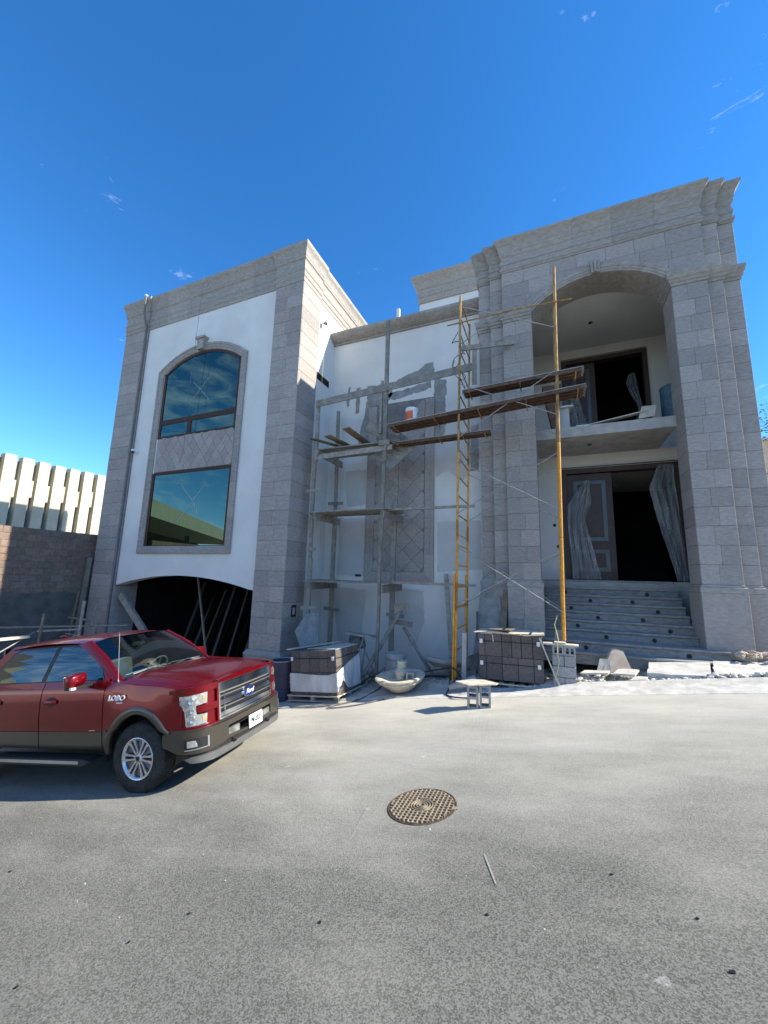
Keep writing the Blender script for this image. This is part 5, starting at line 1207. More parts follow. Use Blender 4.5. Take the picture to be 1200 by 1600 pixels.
# nailed-up block of boards at the middle post
bm = NB(); prism(bm, [(-4.35,5.03),(-3.85,4.55),(-3.15,5.15),(-3.55,5.55)], lambda a,b,d:(a, FY+.25+d, b), 0, .03); child_at(mk('plywood_scrap', bm, M['concdark'], None), ws_)
wd('cleat', [(-4.4, FY-.08, 5.75), (-3.3, FY+.3, 5.05)], w=.04, h=.30, par=ws_); wd('cleat', [(-4.05, FY-.1, 5.2), (-3.75, FY-.1, 5.2)], w=.06, h=.14, par=ws_)
wd('cleat', [(-3.85, RY_-.4, .95), (-3.45, RY_-.4, 1.0)], w=.05, h=.18, par=ws_); wd('cleat', [(-3.8, RY_-.4, .60), (-3.35, RY_-.4, .55)], w=.05, h=.12, par=ws_)
# props and leaning boards
def loose(name, pts, label, cat, w=.09, h=.05, m='wood', seg=1, up=None, group=None):
    o = wd(name, pts, w=w, h=h, m=m, seg=seg); return tag(o, label, cat, group)
loose('timber_prop', [(-4.35, 8.75, g0(-4.3, 8.75)), (-3.62, 10.0, 1.05)], 'grey timber prop leaning up to the foot of the rear scaffold post', 'timber', w=.10, h=.05)
loose('timber_prop', [(-3.62, 10.0, .45), (-2.62, 9.35, g0(-2.7, 9.35)+.02)], 'timber slanting down to the right behind the fountain bowl', 'timber', w=.09, h=.05)
loose('timber_plank', [(-2.28, 9.75, g0(-2.3, 9.75)), (-2.62, 10.45, 1.86)], 'long thin plank leaning on the wall beside the yellow scaffold', 'plank', w=.11, h=.04)
loose('square_post', [(-1.78, 8.62, g0(-1.78, 8.62)-.05), (-1.76, 8.64, .62)], 'short pale square post standing at the foot of the yellow scaffold', 'post', w=.09, h=.09, m='concrete')
loose('steel_channel', [(-1.72, 9.80, g0(-1.7, 9.8)), (-1.70, 9.82, .98)], 'dark steel channel upright behind the rear yellow scaffold leg', 'channel', w=.03, h=.09, m='hose')
def sheet(name, pts, th, m, label, cat):
    bm = NB(); P = [Vector(p) for p in pts]; n = (P[1]-P[0]).cross(P[-1]-P[0]).normalized()*th; A = [bm.verts.new(p) for p in P]; B = [bm.verts.new(p+n) for p in P]; k = len(P); bm.faces.new(A); bm.faces.new(B[::-1])
    for i in range(k): bm.faces.new((A[i], B[i], B[(i+1)%k], A[(i+1)%k]))
    return tag(mk(name, bm, M[m], None), label, cat)
sheet('plywood_board', [(-1.78,9.72,.0),(-1.02,9.70,.06),(-1.14,10.10,1.65),(-1.28,10.12,2.02),(-1.46,10.12,1.85),(-1.62,10.1,1.7)], .025, 'cement', 'tall mortar-stained plywood board leaning on the wall left of the portico', 'board')
sheet('plywood_strip', [(-1.20,9.60,.1),(-1.06,9.58,.1),(-.98,9.98,1.5),(-1.10,10.0,1.5)], .02, 'woodb', 'narrow brown splintered board leaning against the stained plywood', 'board')
sheet('form_board', [(-1.78,8.95,-.22),(-.95,9.0,.0),(-.95,9.05,.42),(-1.78,8.98,.08)], .02, 'hose', 'dark form board lying on edge behind the concrete block bench', 'board')
sheet('slate_board', [(-5.98,8.5,.35),(-5.62,8.55,-.4),(-5.42,8.75,-.4),(-5.60,8.9,.78),(-5.95,8.9,.72)], .03, 'cement', 'triangular offcut of board leaning on the tower pier', 'board')

# ------------------------------------------------------------------ pallets of blocks
def pallet(x, y, rz, wx, wy, label, tilt=0.0):
    z = gz(x) + .035; t = thing('wooden_pallet', label, 'pallet', (x, y, z), (0, tilt, rz), group='pallets under the paving blocks')
    for yy in (0, wy/2-.04, wy-.08): 
        for xx in (0, wx/2-.05, wx-.10): bm = NB(); box(bm, xx, xx+.10, yy, yy+.08, .02, .10); mk('pallet_block', bm, M['wood'], t)
    for yy in (0, wy/2-.04, wy-.08): bm = NB(); box(bm, 0, wx, yy, yy+.08, 0, .018); mk('pallet_runner', bm, M['woodl'], t)
    n = 7
    for k in range(n): xx = (wx-.09)*k/(n-1); bm = NB(); box(bm, xx, xx+.09, 0, wy, .102, .122); mk('pallet_slat', bm, M['woodl'], t)
    bm = NB(); box(bm, -.005, wx+.005, -.018, -.002, .102, .128); mk('pallet_edge_board', bm, M['woodl'], t)
    return t
def blockstack(x, y, z, rz, cols, layers, depth, label, tilt=0.0, cover=True, bh=.40):
    t = thing('block_stack', label, 'block stack', (x, y, z), (0, tilt, rz))
    for l in range(layers):
        xx = 0
        cw = cols[l % len(cols)]
        for w in cw:
            nd = 4; dw = depth/nd
            for k in range(nd):
                j = random.uniform(-.004, .004); o = tile('paving_block', None, M['brownblock'], xx+.004, xx+w-.004, k*dw+.003+j, (k+1)*dw-.003+j, l*bh+.003, (l+1)*bh-.003, bev=.006); o.parent = t
            xx += w
    W_ = sum(cols[0])
    for l in range(layers):
        zz = l*bh+bh*(.62 if l else .68)
        bm = NB(); box(bm, -.008, W_+.008, -.010, -.004, zz, zz+.014); box(bm, W_+.003, W_+.009, -.01, depth+.008, zz, zz+.014); box(bm, -.009, -.003, -.01, depth+.008, zz, zz+.014); mk('strap', bm, M['black'], t)
        for xs_ in (.06, W_-.07): bm = NB(); box(bm, xs_-.03, xs_+.03, -.02, -.0101, zz-.035, zz+.045); mk('strap_guard', bm, M['white'], t)
    return t, W_
wx = [[.15,.31,.30,.29,.17],[.13,.33,.19,.18,.21,.18]]
pallet(-1.47, 8.44, R(1), 1.30, .88, 'wooden pallet under the unwrapped brown blocks', tilt=-R(1.0))
bs, W_ = blockstack(-1.44, 8.48, gz(-1.30)+.18, R(1), wx, 2, .82, bh=.45, label='two-layer stack of dark brown blocks strapped on a pallet, no plastic wrap', tilt=-R(1.0))
bm = NB(); prism(bm, [(-.08,-.05),(.35,-.08),(.9,-.06),(1.27,-.03),(1.25,.6),(.3,.66),(-.02,.55)], lambda a,b,d:(a,b,.905+d+.03*math.sin(a*5)), 0, .012); o = mk('cover_sheet', bm, M['woodl'], bs)
bm = NB(); prism(bm, [(.2,.0),(.62,-.05),(.70,.28),(.3,.35)], lambda a,b,d:(a,b,.945+d+.02*a), 0, .02); mk('cover_board', bm, M['woodb'], bs)
for xx in (.24,): bm = NB(); tube(bm, [(.04,-.012,.885),(.26,-.014,.89),(.295,-.014,.86),(.30,-.014,.72)], .006, 6); mk('corner_wire', bm, M['white'], bs)
pallet(-5.44, 7.66, R(-4), 1.30, 1.02, 'wooden pallet under the plastic-wrapped brown blocks beside the drum', tilt=-math.atan(SLOPE)*.8)
wl = [[.32,.18,.18,.32,.22],[.26,.26,.26,.22,.22]]
bs2, W2 = blockstack(-5.40, 7.70, gz(-5.40)+.165, R(-4), wl, 2, .95, 'two-layer stack of brown blocks half wrapped in clear plastic beside the blue drum', tilt=-math.atan(SLOPE)*.8, bh=.45)
# crumpled wrap around the lower layer
bm = NB(); ring = [(-.014,.5),(-.014,-.014)] + [(W2*i/10, -.016) for i in range(1,10)] + [(W2+.014,-.014),(W2+.016,.25),(W2+.016,.5),(W2+.014,.96)]; rows = []
dense = []
for a, b in zip(ring, ring[1:]):
    n = max(1, int(math.hypot(b[0]-a[0], b[1]-a[1])/.035))
    for k in range(n): dense.append((a[0]+(b[0]-a[0])*k/n, a[1]+(b[1]-a[1])*k/n))
for i, (a, b) in enumerate(dense):
    u = i/len(dense); top = .42 + .02*math.sin(u*9) + (.28*max(0, (u-.55)/.45)); col = []
    bot = .06 + (.20*math.exp(-((u-.70)/.05)**2))
    for k in range(15):
        v = k/14; z = bot+(top-bot)*v; q = .012*noise.noise(Vector((i*.35, v*7, 1)))+.010*noise.noise(Vector((i*.9, v*16+i*.3, 7))); col.append(bm.verts.new((a+(q+.006 if a > W2 else (-q if a < 0 else q*.3)), b-(abs(q)+.004 if b < .0 else 0), z)))
    rows.append(col)
for a, b in zip(rows, rows[1:]):
    for k in range(14): bm.faces.new((a[k], b[k], b[k+1], a[k+1]))
mk('plastic_wrap', bm, M['wrap'], bs2, smooth=True)
bm = NB(); beam(bm, (-.12,.02,.935), (.72,.92,.97), .10, .02); beam(bm, (.40,.1,.925), (1.1,.8,.935), .05, .015); mk('cover_slat', bm, M['woodl'], bs2)
bm = NB(); prism(bm, [(.45,.2),(1.2,.02),(1.24,.9),(.6,.93)], lambda a,b,d:(a,b,.903+d), 0, .012); mk('cover_sheet', bm, M['dustconc'], bs2)
# fallen tube / stick beside the pallets
loose('wooden_stick', [(-.28, 8.42, .66), (.06, 8.32, g0(.06,8.32)+.03)], 'pale stick leaning on the right end of the unwrapped block stack', 'stick', w=.022, h=.022, m='woodl')

# ------------------------------------------------------------------ stacks, bench, drum, stonework
def cblock(par, mt, h=.20, l=.40, w=.15, t=.028):
    """hollow concrete block, hollows along local y"""
    bm = NB()
    # block lies with face (x: l, z: h), depth y: w ; cells run along y
    box(bm, 0, l, 0, w, 0, t); box(bm, 0, l, 0, w, h-t, h); box(bm, 0, t, 0, w, t, h-t); box(bm, l-t, l, 0, w, t, h-t); box(bm, l/2-t/2, l/2+t/2, 0, w, t, h-t)
    bmesh.ops.transform(bm, matrix=mt, verts=bm.verts[:]); return mk('concrete_block', bm, M['block'], par)
bn = thing('block_bench', 'makeshift bench of two upright hollow blocks under a pale board', 'bench', (-1.40, 7.10, gz(-1.4)), (0,0,R(8)))
for x0 in (.0, .205):
    cblock(bn, Matrix.Translation((x0+.17, .0, .0+.15*x0)) @ Matrix.Rotation(R(-90), 4, 'Y'), h=.185, l=.37, w=.20, t=.036)
bm = NB(); prism(bm, [(-.22,.12),(.02,-.12),(.46,.02),(.50,.10),(.26,.30),(.06,.30)], lambda a,b,d:(a,b,.385+.03*(a+.2)*2.0*.8+d), 0, .018); mk('bench_board', bm, M['woodl'], bn)
st = thing('block_pile', 'column of hollow grey blocks carrying the right yellow scaffold leg', 'block pile', (-.06, 8.42, gz(0)), (0, 0, R(-2)))
for l in range(3):
    cuts = ((0, .20), (.205, .40)) if l != 1 else ((0, .40),)
    for (a_, b_) in cuts:
        bm = NB(); j = random.uniform(-.008, .008); box(bm, a_+j, b_+j, .01*l, .40+.01*l, l*.195, l*.195+.19); bmesh.ops.bevel(bm, geom=bm.edges[:], offset=.008, segments=2, affect='EDGES'); mk('concrete_block', bm, M['block'], st)
for k in range(2): cblock(st, Matrix.Translation((.005+.20*k, .03, .585)), h=.165, l=.195, w=.38, t=.03)
bm = NB(); box(bm, -.16, .46, .02, .20, .755, .785); mk('bearing_board', bm, M['woodl'], st)
bm = NB(); box(bm, .04, .24, .04, .22, .787, .81); mk('bearing_board', bm, M['woodl'], st)
bm = NB(); prism(bm, [(.03,.79),(.25,.79),(.22,1.0),(.06,1.0)], lambda a,b,d:(a, .36+d, b), 0, .02); mk('backing_plate', bm, M['cement'], st)
bm = NB(); tube(bm, [(.10,-.02,.84),(.09,-.03,.62),(.12,-.03,.50),(.08,-.03,.3),(.03,-.03,.12)], .008, 6); tube(bm, [(.12,.24,1.3),(.06,.2,1.12),(.09,.22,.98),(.12,.1,.84)], .007, 6); tag(mk('rope', bm, M['rope'], None), 'yellow-green rope knotted round the foot of the right scaffold leg', 'rope'); bpy.data.objects['rope'].location = (-.06, 8.40, gz(0))
# oil drum
dx, dy_ = -5.82, 7.95; dz = gz(dx)-.02
dr = thing('oil_drum', 'dirty dark blue open-topped drum beside the wrapped block stack', 'drum', (dx, dy_, dz), (0, -R(3), 0))
bm = NB(); lathe(bm, [(0,0),(.285,0),(.29,.01),(.285,.28),(.295,.29),(.295,.31),(.285,.32),(.285,.57),(.295,.58),(.295,.60),(.285,.61),(.288,.87),(.28,.87),(.272,.05),(0,.04)], 36); mk('drum_shell', bm, M['drum'], dr, smooth=False)
bm = NB(); lathe(bm, [(.278,.865),(.300,.865),(.303,.88),(.296,.892),(.278,.885)], 36, close=True); mk('drum_rim', bm, M['galv'], dr, smooth=True)
bm = NB(); lathe(bm, [(0,.80),(.27,.80)], 30); mk('drum_water', bm, M['chrome'], dr)
# fountain bowls, baluster pieces
def lat_thing(name, prof, loc, m, label, cat, rot=(0,0,0), n=36):
    bm = NB(); lathe(bm, prof, n); o = mk(name, bm, M[m], None, smooth=True, loc=loc, rot=rot)
    try: o.data.set_sharp_from_angle(angle=R(35))
    except Exception: pass
    return tag(o, label, cat)
bwl = [(0,.0),(.16,.0),(.22,.03),(.30,.10),(.345,.15),(.36,.17),(.41,.175),(.42,.20),(.41,.215),(.455,.225),(.47,.25),(.465,.27),(.43,.28),(.34,.25),(.20,.19),(0,.17)]
fbx, fby = -3.03, 8.26; fbz = verge(-2.98, 8.4)+.0
lat_thing('fountain_bowl', bwl, (fbx, fby, fbz), 'cream', 'sunlit cream carved stone fountain bowl in front of the white wall', 'fountain bowl', rot=(R(4), -R(6), 0)).scale = (1.14,1.14,1.14)
lat_thing('baluster_piece', [(0,0),(.10,0),(.11,.05),(.095,.07),(.12,.10),(.14,.15),(.12,.20),(.085,.23),(.10,.26),(.11,.28),(.085,.30),(.10,.34),(.11,.38),(0,.38)], (fbx-.06, fby+.1, fbz+.20), 'cream', 'turned cream stone baluster piece standing in the fountain bowl', 'baluster', rot=(0,R(4),0))
bm = NB(); box(bm, 0,.16,0,.10,0,.03); box(bm,0,.03,0,.10,.03,.13); box(bm,.13,.16,0,.10,.03,.13); box(bm,0,.16,0,.10,.131,.15); o = mk('stone_bracket', bm, M['woodl'], None, loc=(fbx+.12, fby-.05, fbz+.22), rot=(0,0,R(20))); tag(o, 'small yellowish bracket resting on the rim of the fountain bowl', 'bracket')
lat_thing('stone_urn', [(0,0),(.20,0),(.22,.06),(.21,.10),(.23,.30),(.24,.42),(.22,.50),(.24,.52),(.245,.60),(.23,.64),(.18,.64),(.17,.5),(0,.48)], (-3.55, 9.25, verge(-3.55, 9.25)-.02), 'concrete', 'grey stone urn standing in the shade behind the fountain bowl', 'urn')
lat_thing('stone_basin', [(0,.0),(.20,.0),(.24,.10),(.34,.16),(.44,.20),(.47,.25),(.44,.28),(.40,.26),(.30,.21),(.16,.20),(.15,.25),(.13,.27),(0,.28)], (-2.42, 9.35, verge(-2.42, 9.35)+.10), 'concrete', 'wide grey stone basin lying tilted in the shade by the wall', 'basin', rot=(-R(10), R(4), 0))
bm = NB(); tube(bm, [(-1.95,8.05,.0),(-1.62,8.22,.10)], [.05,.09], 14); bm.free()
# bent metal hopper / folding steps
hp = thing('folding_steps', 'dust-covered grey metal folding steps standing behind the wrapped blocks', 'stepladder', (-4.35, 8.9, -.75))
def hpb(name, a, b, w, h): bm = NB(); beam(bm, a, b, w, h); return child_at(mk(name, bm, M['cement'], None), hp)
hpb('rail', (-4.62,8.9,-.72), (-4.30,9.0,.28), .05, .03); hpb('rail', (-4.05,9.25,-.70), (-4.45,9.05,.30), .05, .03); hpb('rail', (-4.32,8.85,-.72), (-4.22,8.95,.0), .05, .03); hpb('platform', (-4.72,8.95,.36), (-4.02,9.0,.30), .22, .05)
bm = NB(); prism(bm, [(-4.75,.02),(-4.35,.0),(-4.42,.34),(-4.68,.34)], lambda a,b,d:(a, 9.0+d, b), 0, .25); child_at(mk('tray', bm, M['hose'], None), hp)
# hoses and cables
def cable(name, pts, r, m, label, cat='cable', n=60):
    P = [Vector(p) for p in pts]; o = []
    for i in range(len(P)-1):
        p0 = P[max(i-1,0)]; p1 = P[i]; p2 = P[i+1]; p3 = P[min(i+2, len(P)-1)]
        for k in range(10):
            t = k/10; o.append(.5*((2*p1)+(-p0+p2)*t+(2*p0-5*p1+4*p2-p3)*t*t+(-p0+3*p1-3*p2+p3)*t**3))
    o.append(P[-1]); bm = NB(); tube(bm, o, r, 7); return tag(mk(name, bm, M[m], None, smooth=True), label, cat)
def gp(x, y, dz=.02):
    z = verge(x, y) if y > 8.25 else gz(x)
    return (x, y, z+dz)
cable('garden_hose', [gp(-5.1,7.25),gp(-4.5,7.22),gp(-4.0,7.45),gp(-3.75,7.8),gp(-3.7,8.15),gp(-3.6,8.6)], .014, 'hose', 'grey hose running from the truck past the wrapped pallet', 'hose')
cable('garden_hose', [gp(-3.2,7.75),gp(-3.6,7.35),gp(-4.05,7.15),gp(-4.15,7.25),gp(-3.95,7.5)], .012, 'hose', 'pale looped hose end lying on the sunny dust', 'hose')
cable('power_cable', [gp(-3.5,8.7,.03),gp(-2.9,8.75,.12),gp(-2.4,8.8,.2),gp(-2.0,8.6,.30),gp(-1.8,8.5,.15)], .014, 'black', 'black cable looping from the bowl to the scaffold foot', 'cable')
cable('power_cable', [gp(-2.05,8.55,.25),gp(-2.0,8.25,.1),gp(-1.98,7.95,.03),gp(-1.7,7.72,.03),gp(-1.35,7.7,.02)], .013, 'black', 'black cable curving on the ground towards the block bench', 'cable')
random.seed(21)
for q in range(7):
    cx, cy = random.uniform(-4.6,-3.4), random.uniform(8.9,9.9); pts = []
    a = random.uniform(0, 6)
    for k in range(9): a += random.uniform(.5,1.1); rr = random.uniform(.12,.35); pts.append(gp(cx+rr*math.cos(a), cy+rr*math.sin(a)*.8, random.uniform(.02,.28)))
    cable('wire_coil', pts, random.uniform(.006,.011), random.choice(['hose','cement','black']), 'tangled grey wires and cables heaped behind the folding steps', 'wire')['group'] = 'tangled cables behind the steps'
for q in range(5):
    cx, cy = random.uniform(-3.4,-1.9), random.uniform(8.5,9.2); cable('loose_cable', [gp(cx,cy,.03),gp(cx+.3,cy-.1,.06),gp(cx+.7,cy+.05,.04),gp(cx+1.0,cy-.15,.03)], .011, random.choice(['black','hose']), 'loose dark cable lying in the shade near the bowl', 'cable')['group'] = 'loose cables in the shade'
bm = NB()
pts = [gp(-1.98,8.12,.12), gp(-1.72,8.2,.16), gp(-1.5,8.35,.2)]; tube(bm, pts, [.045,.07,.10], 14); tag(mk('grey_tube', bm, M['concrete'], None, smooth=True), 'short grey conical tube lying left of the block bench', 'tube')
cable('rope_line', [(-6.28,9.62,10.3),(-6.3,9.60,7.6),(-6.16,9.35,6.0),(-6.12,9.2,5.4)], .006, 'rope', 'yellowish rope hanging down the tower side to the timber scaffold', 'rope')
cable('plumb_line', [(-10.42, 8.40, 11.62),(-10.5, 8.42, 9.3),(-10.58, 8.45, 6.7),(-10.55, 8.46, 5.55),(-10.68, 8.47, 5.1)], .005, 'hose', 'thin line hanging over the tower cornice in front of the arched window', 'line')
for k, (x, z) in enumerate(((-1.86,7.9),(-1.84,7.55))):
    pts = [(x-.02, 8.72, z-.2)]; 
    for j in range(10): a = j*.8; pts.append((x+.14*math.cos(a)*(1 if k else -1)-.02, 8.66+.10*math.sin(a*1.3), z-.5-.07*j+.2*math.sin(a)))
    cable('hanging_rope', pts, .010, 'hose', 'grey rope bundle hanging from the upper left scaffold leg', 'rope')['group'] = 'ropes tied to the upper scaffold'
# timber tied high on the scaffold
loose('timber_ledger', [(-1.88, 8.85, 7.32), (-.55, 10.0, 7.92)], 'weathered timber wedged between scaffold top and pilaster', 'timber', w=.05, h=.12)
loose('timber_strut', [(-1.72, 9.95, 6.9), (-1.70, 9.95, 8.0)], 'upright grey board tied to the rear of the scaffold top', 'timber', w=.12, h=.04)

# ------------------------------------------------------------------ security cameras
def seccam(x, y, z, d, label):
    t = thing('security_camera', label, 'security camera', (x, y, z)); dv = Vector(d)
    bm = NB(); lathe(bm, [(0,0),(.06,0),(.06,.02),(0,.02)], 18, mtx=dv.to_track_quat('Z','Y').to_matrix().to_4x4()); mk('camera_base', bm, M['white'], t)
    bm = NB(); tube(bm, [dv*.02, dv*.13], .025, 10); mk('camera_arm', bm, M['white'], t)
    bm = NB(); lathe(bm, [(0,.05),(.05,.045),(.062,.02),(.062,-.03),(0,-.03)], 18, mtx=Matrix.Translation(dv*.15)); mk('camera_body', bm, M['white'], t, smooth=True)
    bm = NB(); lathe(bm, [(.056,-.031),(.052,-.06),(.035,-.085),(0,-.095)], 18, mtx=Matrix.Translation(dv*.15)); mk('camera_dome', bm, M['black'], t, smooth=True)
seccam(-13.03, TY+.06, 5.78, (0,-1,0), 'white dome security camera on the tower front beside the diamond tiles')
seccam(TX1-.055, 9.75, 9.75, (1,0,0), 'dome security camera high on the sunlit tower side wall')

# ------------------------------------------------------------------ garage contents
random.seed(5)
for k in range(26):
    x = -13.0+k*.16+random.uniform(-.03,.03); zt = random.uniform(.9,1.5); y = 11.3+random.uniform(-.2,.2)
    loose('stored_plank', [(x+random.uniform(-.1,.1), y-.5, gz(-10)-.25), (x, y+.7, zt)], 'upright dark board in the row leaning inside the garage', 'board', w=random.uniform(.06,.16), h=.03, m='dark' if k % 4 else 'darkrender', group='boards stored in the garage')
for k in range(7):
    x = -9.4+k*.22
    loose('stored_timber', [(x+1.15, 11.2, gz(-10)-.25), (x-.75, 12.3, 1.35-.05*k)], 'thin brown timber inside the garage, '+['leftmost','second','third','fourth','fifth','sixth','rightmost'][k]+' of the seven leaning there', 'timber', w=.045, h=.045, m='rust', group='timbers leaning in the garage')
loose('garage_prop', [(-9.75, 9.7, gz(-10)-.25), (-11.1, 10.0, 1.62)], 'single grey prop standing slanted in the garage opening', 'prop', w=.05, h=.05)
loose('garage_beam', [(-13.05, 8.75, .95), (-11.35, 8.9, -.62)], 'heavy grey beam leaning into the left side of the garage opening', 'beam', w=.10, h=.20)
# ------------------------------------------------------------------ left side: trestle, ladder, tubes before the block wall
loose('scaffold_board', [(-14.60, 8.42, gz(-14.6)-.1), (-14.50, 8.50, 2.15)], 'long grey plank leaning in the corner of tower and block wall', 'plank', w=.22, h=.04)
ld = thing('timber_ladder', 'brown homemade timber ladder leaning at the corner of the block wall', 'ladder', (-14.0, 8.0, gz(-14)))
def ldb(name, a, b, w=.07, h=.04, m='woodb'): bm = NB(); beam(bm, a, b, w, h); return child_at(mk(name, bm, M[m], None), ld)
ldb('ladder_rail', (-14.35,7.95,gz(-14)-.1), (-14.30,8.2,1.05)); ldb('ladder_rail', (-13.45,8.0,gz(-14)-.1), (-13.30,8.2,.75), m='wood')
for z in (-1.8,-1.3,-.8,-.3,.2): ldb('ladder_rung', (-14.34,8.03,z), (-13.40,8.05,z-.02), .04, .04, 'wood')
tr = thing('trestle_frame', 'low scaffold trestle of whitewashed poles before the brown block wall', 'trestle', (-13, 6.8, gz(-13)))
def trb(name, a, b, r=.03, m='wood'): bm = NB(); tube(bm, [a, b], r, 8); return child_at(mk(name, bm, M[m], None), tr)
zz = gz(-12.5)
trb('pole', (-12.0,7.0,zz), (-11.9,7.0,.88), .04, 'wood'); trb('pole', (-12.5,6.3,zz), (-12.4,6.35,.55), .035, 'woodb'); trb('pole', (-12.35,7.6,zz), (-12.2,7.6,.2), .03, 'wood')
trb('rail', (-13.6,5.95,.15), (-11.3,7.9,.18), .025, 'wood'); trb('rail', (-12.5,6.3,.1), (-11.9,7.0,.12), .025, 'wood'); trb('rail', (-12.5,6.3,-.75), (-11.9,7.0,-.8), .025, 'wood')
loose('white_plank', [(-12.6,4.6,-.02), (-12.2,6.0,.03)], 'sunlit pale plank end jutting in at the left edge of the photo', 'plank', w=.20, h=.05, m='woodl')
for i, (a, b) in enumerate((((-12.1,4.3,-.95),(-11.6,6.75,.02)), ((-12.0,4.35,-.35),(-11.5,5.6,-.92)), ((-12.0,4.9,-.55),(-11.2,5.6,-1.0)), ((-11.9,5.0,-.42),(-12.4,6.2,.10)))):
    bm = NB(); tube(bm, [a, b], .016, 8); tag(mk('galvanised_tube', bm, M['galv'], None), ['long bright tube slanting up towards the trestle','bright tube crossing the long one and slanting down','short tube lowest of the crossing tubes','thin tube rising into the shade of the wall'][i], 'tube', 'crossing tubes at the left edge')
loose('yellow_plank', [(-11.3,4.1,-.95), (-10.6,5.2,-.92)], 'yellow painted bar behind the cab of the truck', 'bar', w=.06, h=.05, m='yellow')
for k in range(3): loose('sunlit_board', [(-11.4,4.0+.1*k,-1.1-.07*k), (-10.9,4.9+.1*k,-1.12-.07*k)], 'pale board behind the truck cab, '+['topmost','middle','lowest'][k]+' of the small pile', 'board', w=.16, h=.04, m='woodl', group='pale boards behind the cab')

# ------------------------------------------------------------------ manhole
mx_, my_ = -1.23, 3.985; mr = .315
mh = thing('manhole_cover', 'round rusty cast iron manhole cover with a gridded face in the road', 'manhole cover', (mx_, my_, gz(mx_)-.006), (0, -math.atan(SLOPE), 0))
bm = NB(); lathe(bm, [(0,-.02),(mr,-.02),(mr,.007),(0,.007)], 56); mk('cover_plate', bm, M['iron'], mh)
bm = NB(); lathe(bm, [(mr+.004,-.02),(mr+.004,.009),(mr+.012,.0115),(mr+.018,.006),(mr+.02,-.02)], 56, close=True); mk('cover_frame', bm, M['iron'], mh)
k = 0
for i in range(-7, 8):
    for ax_ in (0, 1):
        p = i*.043; h = math.sqrt(max(0, (mr-.012)**2 - p*p)); inner = .118; segs = []
        if abs(p) < inner: q = math.sqrt(inner**2-p*p); segs = [(-h,-q),(q,h)]
        else: segs = [(-h,h)]
        for a, b in segs:
            if b-a < .02: continue
            bm = NB(); w = .0045 if ax_ else .0055
            if ax_ == 0: box(bm, p-w, p+w, a, b, .007, .0165)
            else: box(bm, a, b, p-w, p+w, .0071, .0160)
            mk('grid_rib', bm, M['ironhi'], mh)
for r_ in (.105,.08,.052,.03): bm = NB(); lathe(bm, [(r_-.006,.007),(r_-.005,.016),(r_+.003,.016),(r_+.004,.007)], 36, close=True); mk('centre_ring', bm, M['ironhi'], mh)
bm = NB(); prism(bm, [(mr-.01,-.03),(mr+.035,-.012),(mr+.035,.012),(mr-.01,.03)], lambda a,b,d:(a,b,d), 0, .012); mk('lift_tab', bm, M['ironhi'], mh)

# ------------------------------------------------------------------ broken pavement slabs, rubble
def slab(name, pts, z, th, label, m='dustconc', cat='slab', tilt=(0,0)):
    bm = NB(); P = []
    for i in range(len(pts)):
        p, q = Vector(pts[i]), Vector(pts[(i+1) % len(pts)]); n = max(1, int((q-p).length/.07))
        for k in range(n): t = p.lerp(q, k/n); P.append((t.x+random.uniform(-.008,.008), t.y+random.uniform(-.008,.008)))
    x0, y0 = pts[0]; prism(bm, P, lambda a,b,d:(a, b, z + tilt[0]*(a-x0)+tilt[1]*(b-y0) + d), 0, -th); bmesh.ops.triangulate(bm, faces=[f for f in bm.faces if len(f.verts) > 4]); bmesh.ops.recalc_face_normals(bm, faces=bm.faces[:])
    return tag(mk(name, bm, M[m], None), label, cat)
slab('pavement_slab', [(1.50,8.72),(1.85,8.62),(2.42,8.60),(2.50,8.95),(2.62,9.4),(1.66,9.38),(1.58,9.0)], .17, .15, 'cracked pale pavement slab beside the gap, left of the two big ones', tilt=(.09,.10))
slab('pavement_slab', [(2.47,8.64),(3.0,8.66),(3.55,8.60),(3.9,8.72),(3.86,9.40),(2.68,9.42),(2.55,8.98)], .265, .15, 'sunlit pale pavement slab below the right pier, right of the crack', tilt=(.07,.11))
slab('pavement_slab', [(3.96,8.6),(6.2,8.6),(6.2,9.5),(4.0,9.5)], .36, .16, 'pale pavement slab at the right edge of the photo', tilt=(.10,.08))
slab('slab_fragment', [(2.75,8.50),(3.05,8.46),(3.12,8.60),(2.86,8.64)], .26, .04, 'thin slab fragment lying in the gutter shade near the right edge', tilt=(.1,.25))
slab('slab_fragment', [(1.20,8.52),(1.46,8.50),(1.50,8.66),(1.30,8.72)], .05, .05, 'small broken slab corner at the dark gap in the pavement', tilt=(.15,.1))
slab('stone_offcut', [(.95,8.66),(1.30,8.62),(1.42,8.95),(1.12,9.1)], .10, .03, 'flat pale stone offcut lying beside the gap in the pavement', tilt=(.1,.05))
slab('stone_offcut', [(.42,8.72),(.88,8.68),(.93,8.86),(.5,8.9)], .045, .03, 'flat pale stone strip lying just right of the block pile', tilt=(.12,.05))
slab('stone_offcut', [(2.35,8.50),(2.75,8.47),(2.62,8.72),(2.3,8.75)], .17, .03, 'pinkish stone chip slab leaning on the pavement edge', tilt=(.1,.2), m='card')
sheet('cardboard_sheet', [(.80,8.95,.04),(1.32,8.98,.10),(1.22,9.25,.42),(1.05,9.30,.46),(.95,9.26,.36)], .008, 'card', 'folded cardboard sheet propped against the lowest steps', 'cardboard')
sheet('cardboard_sheet', [(.72,8.98,.05),(.95,8.92,.03),(.98,9.12,.27),(.80,9.16,.26)], .008, 'dustconc', 'dusty paper sack slumped beside the folded cardboard', 'sack')
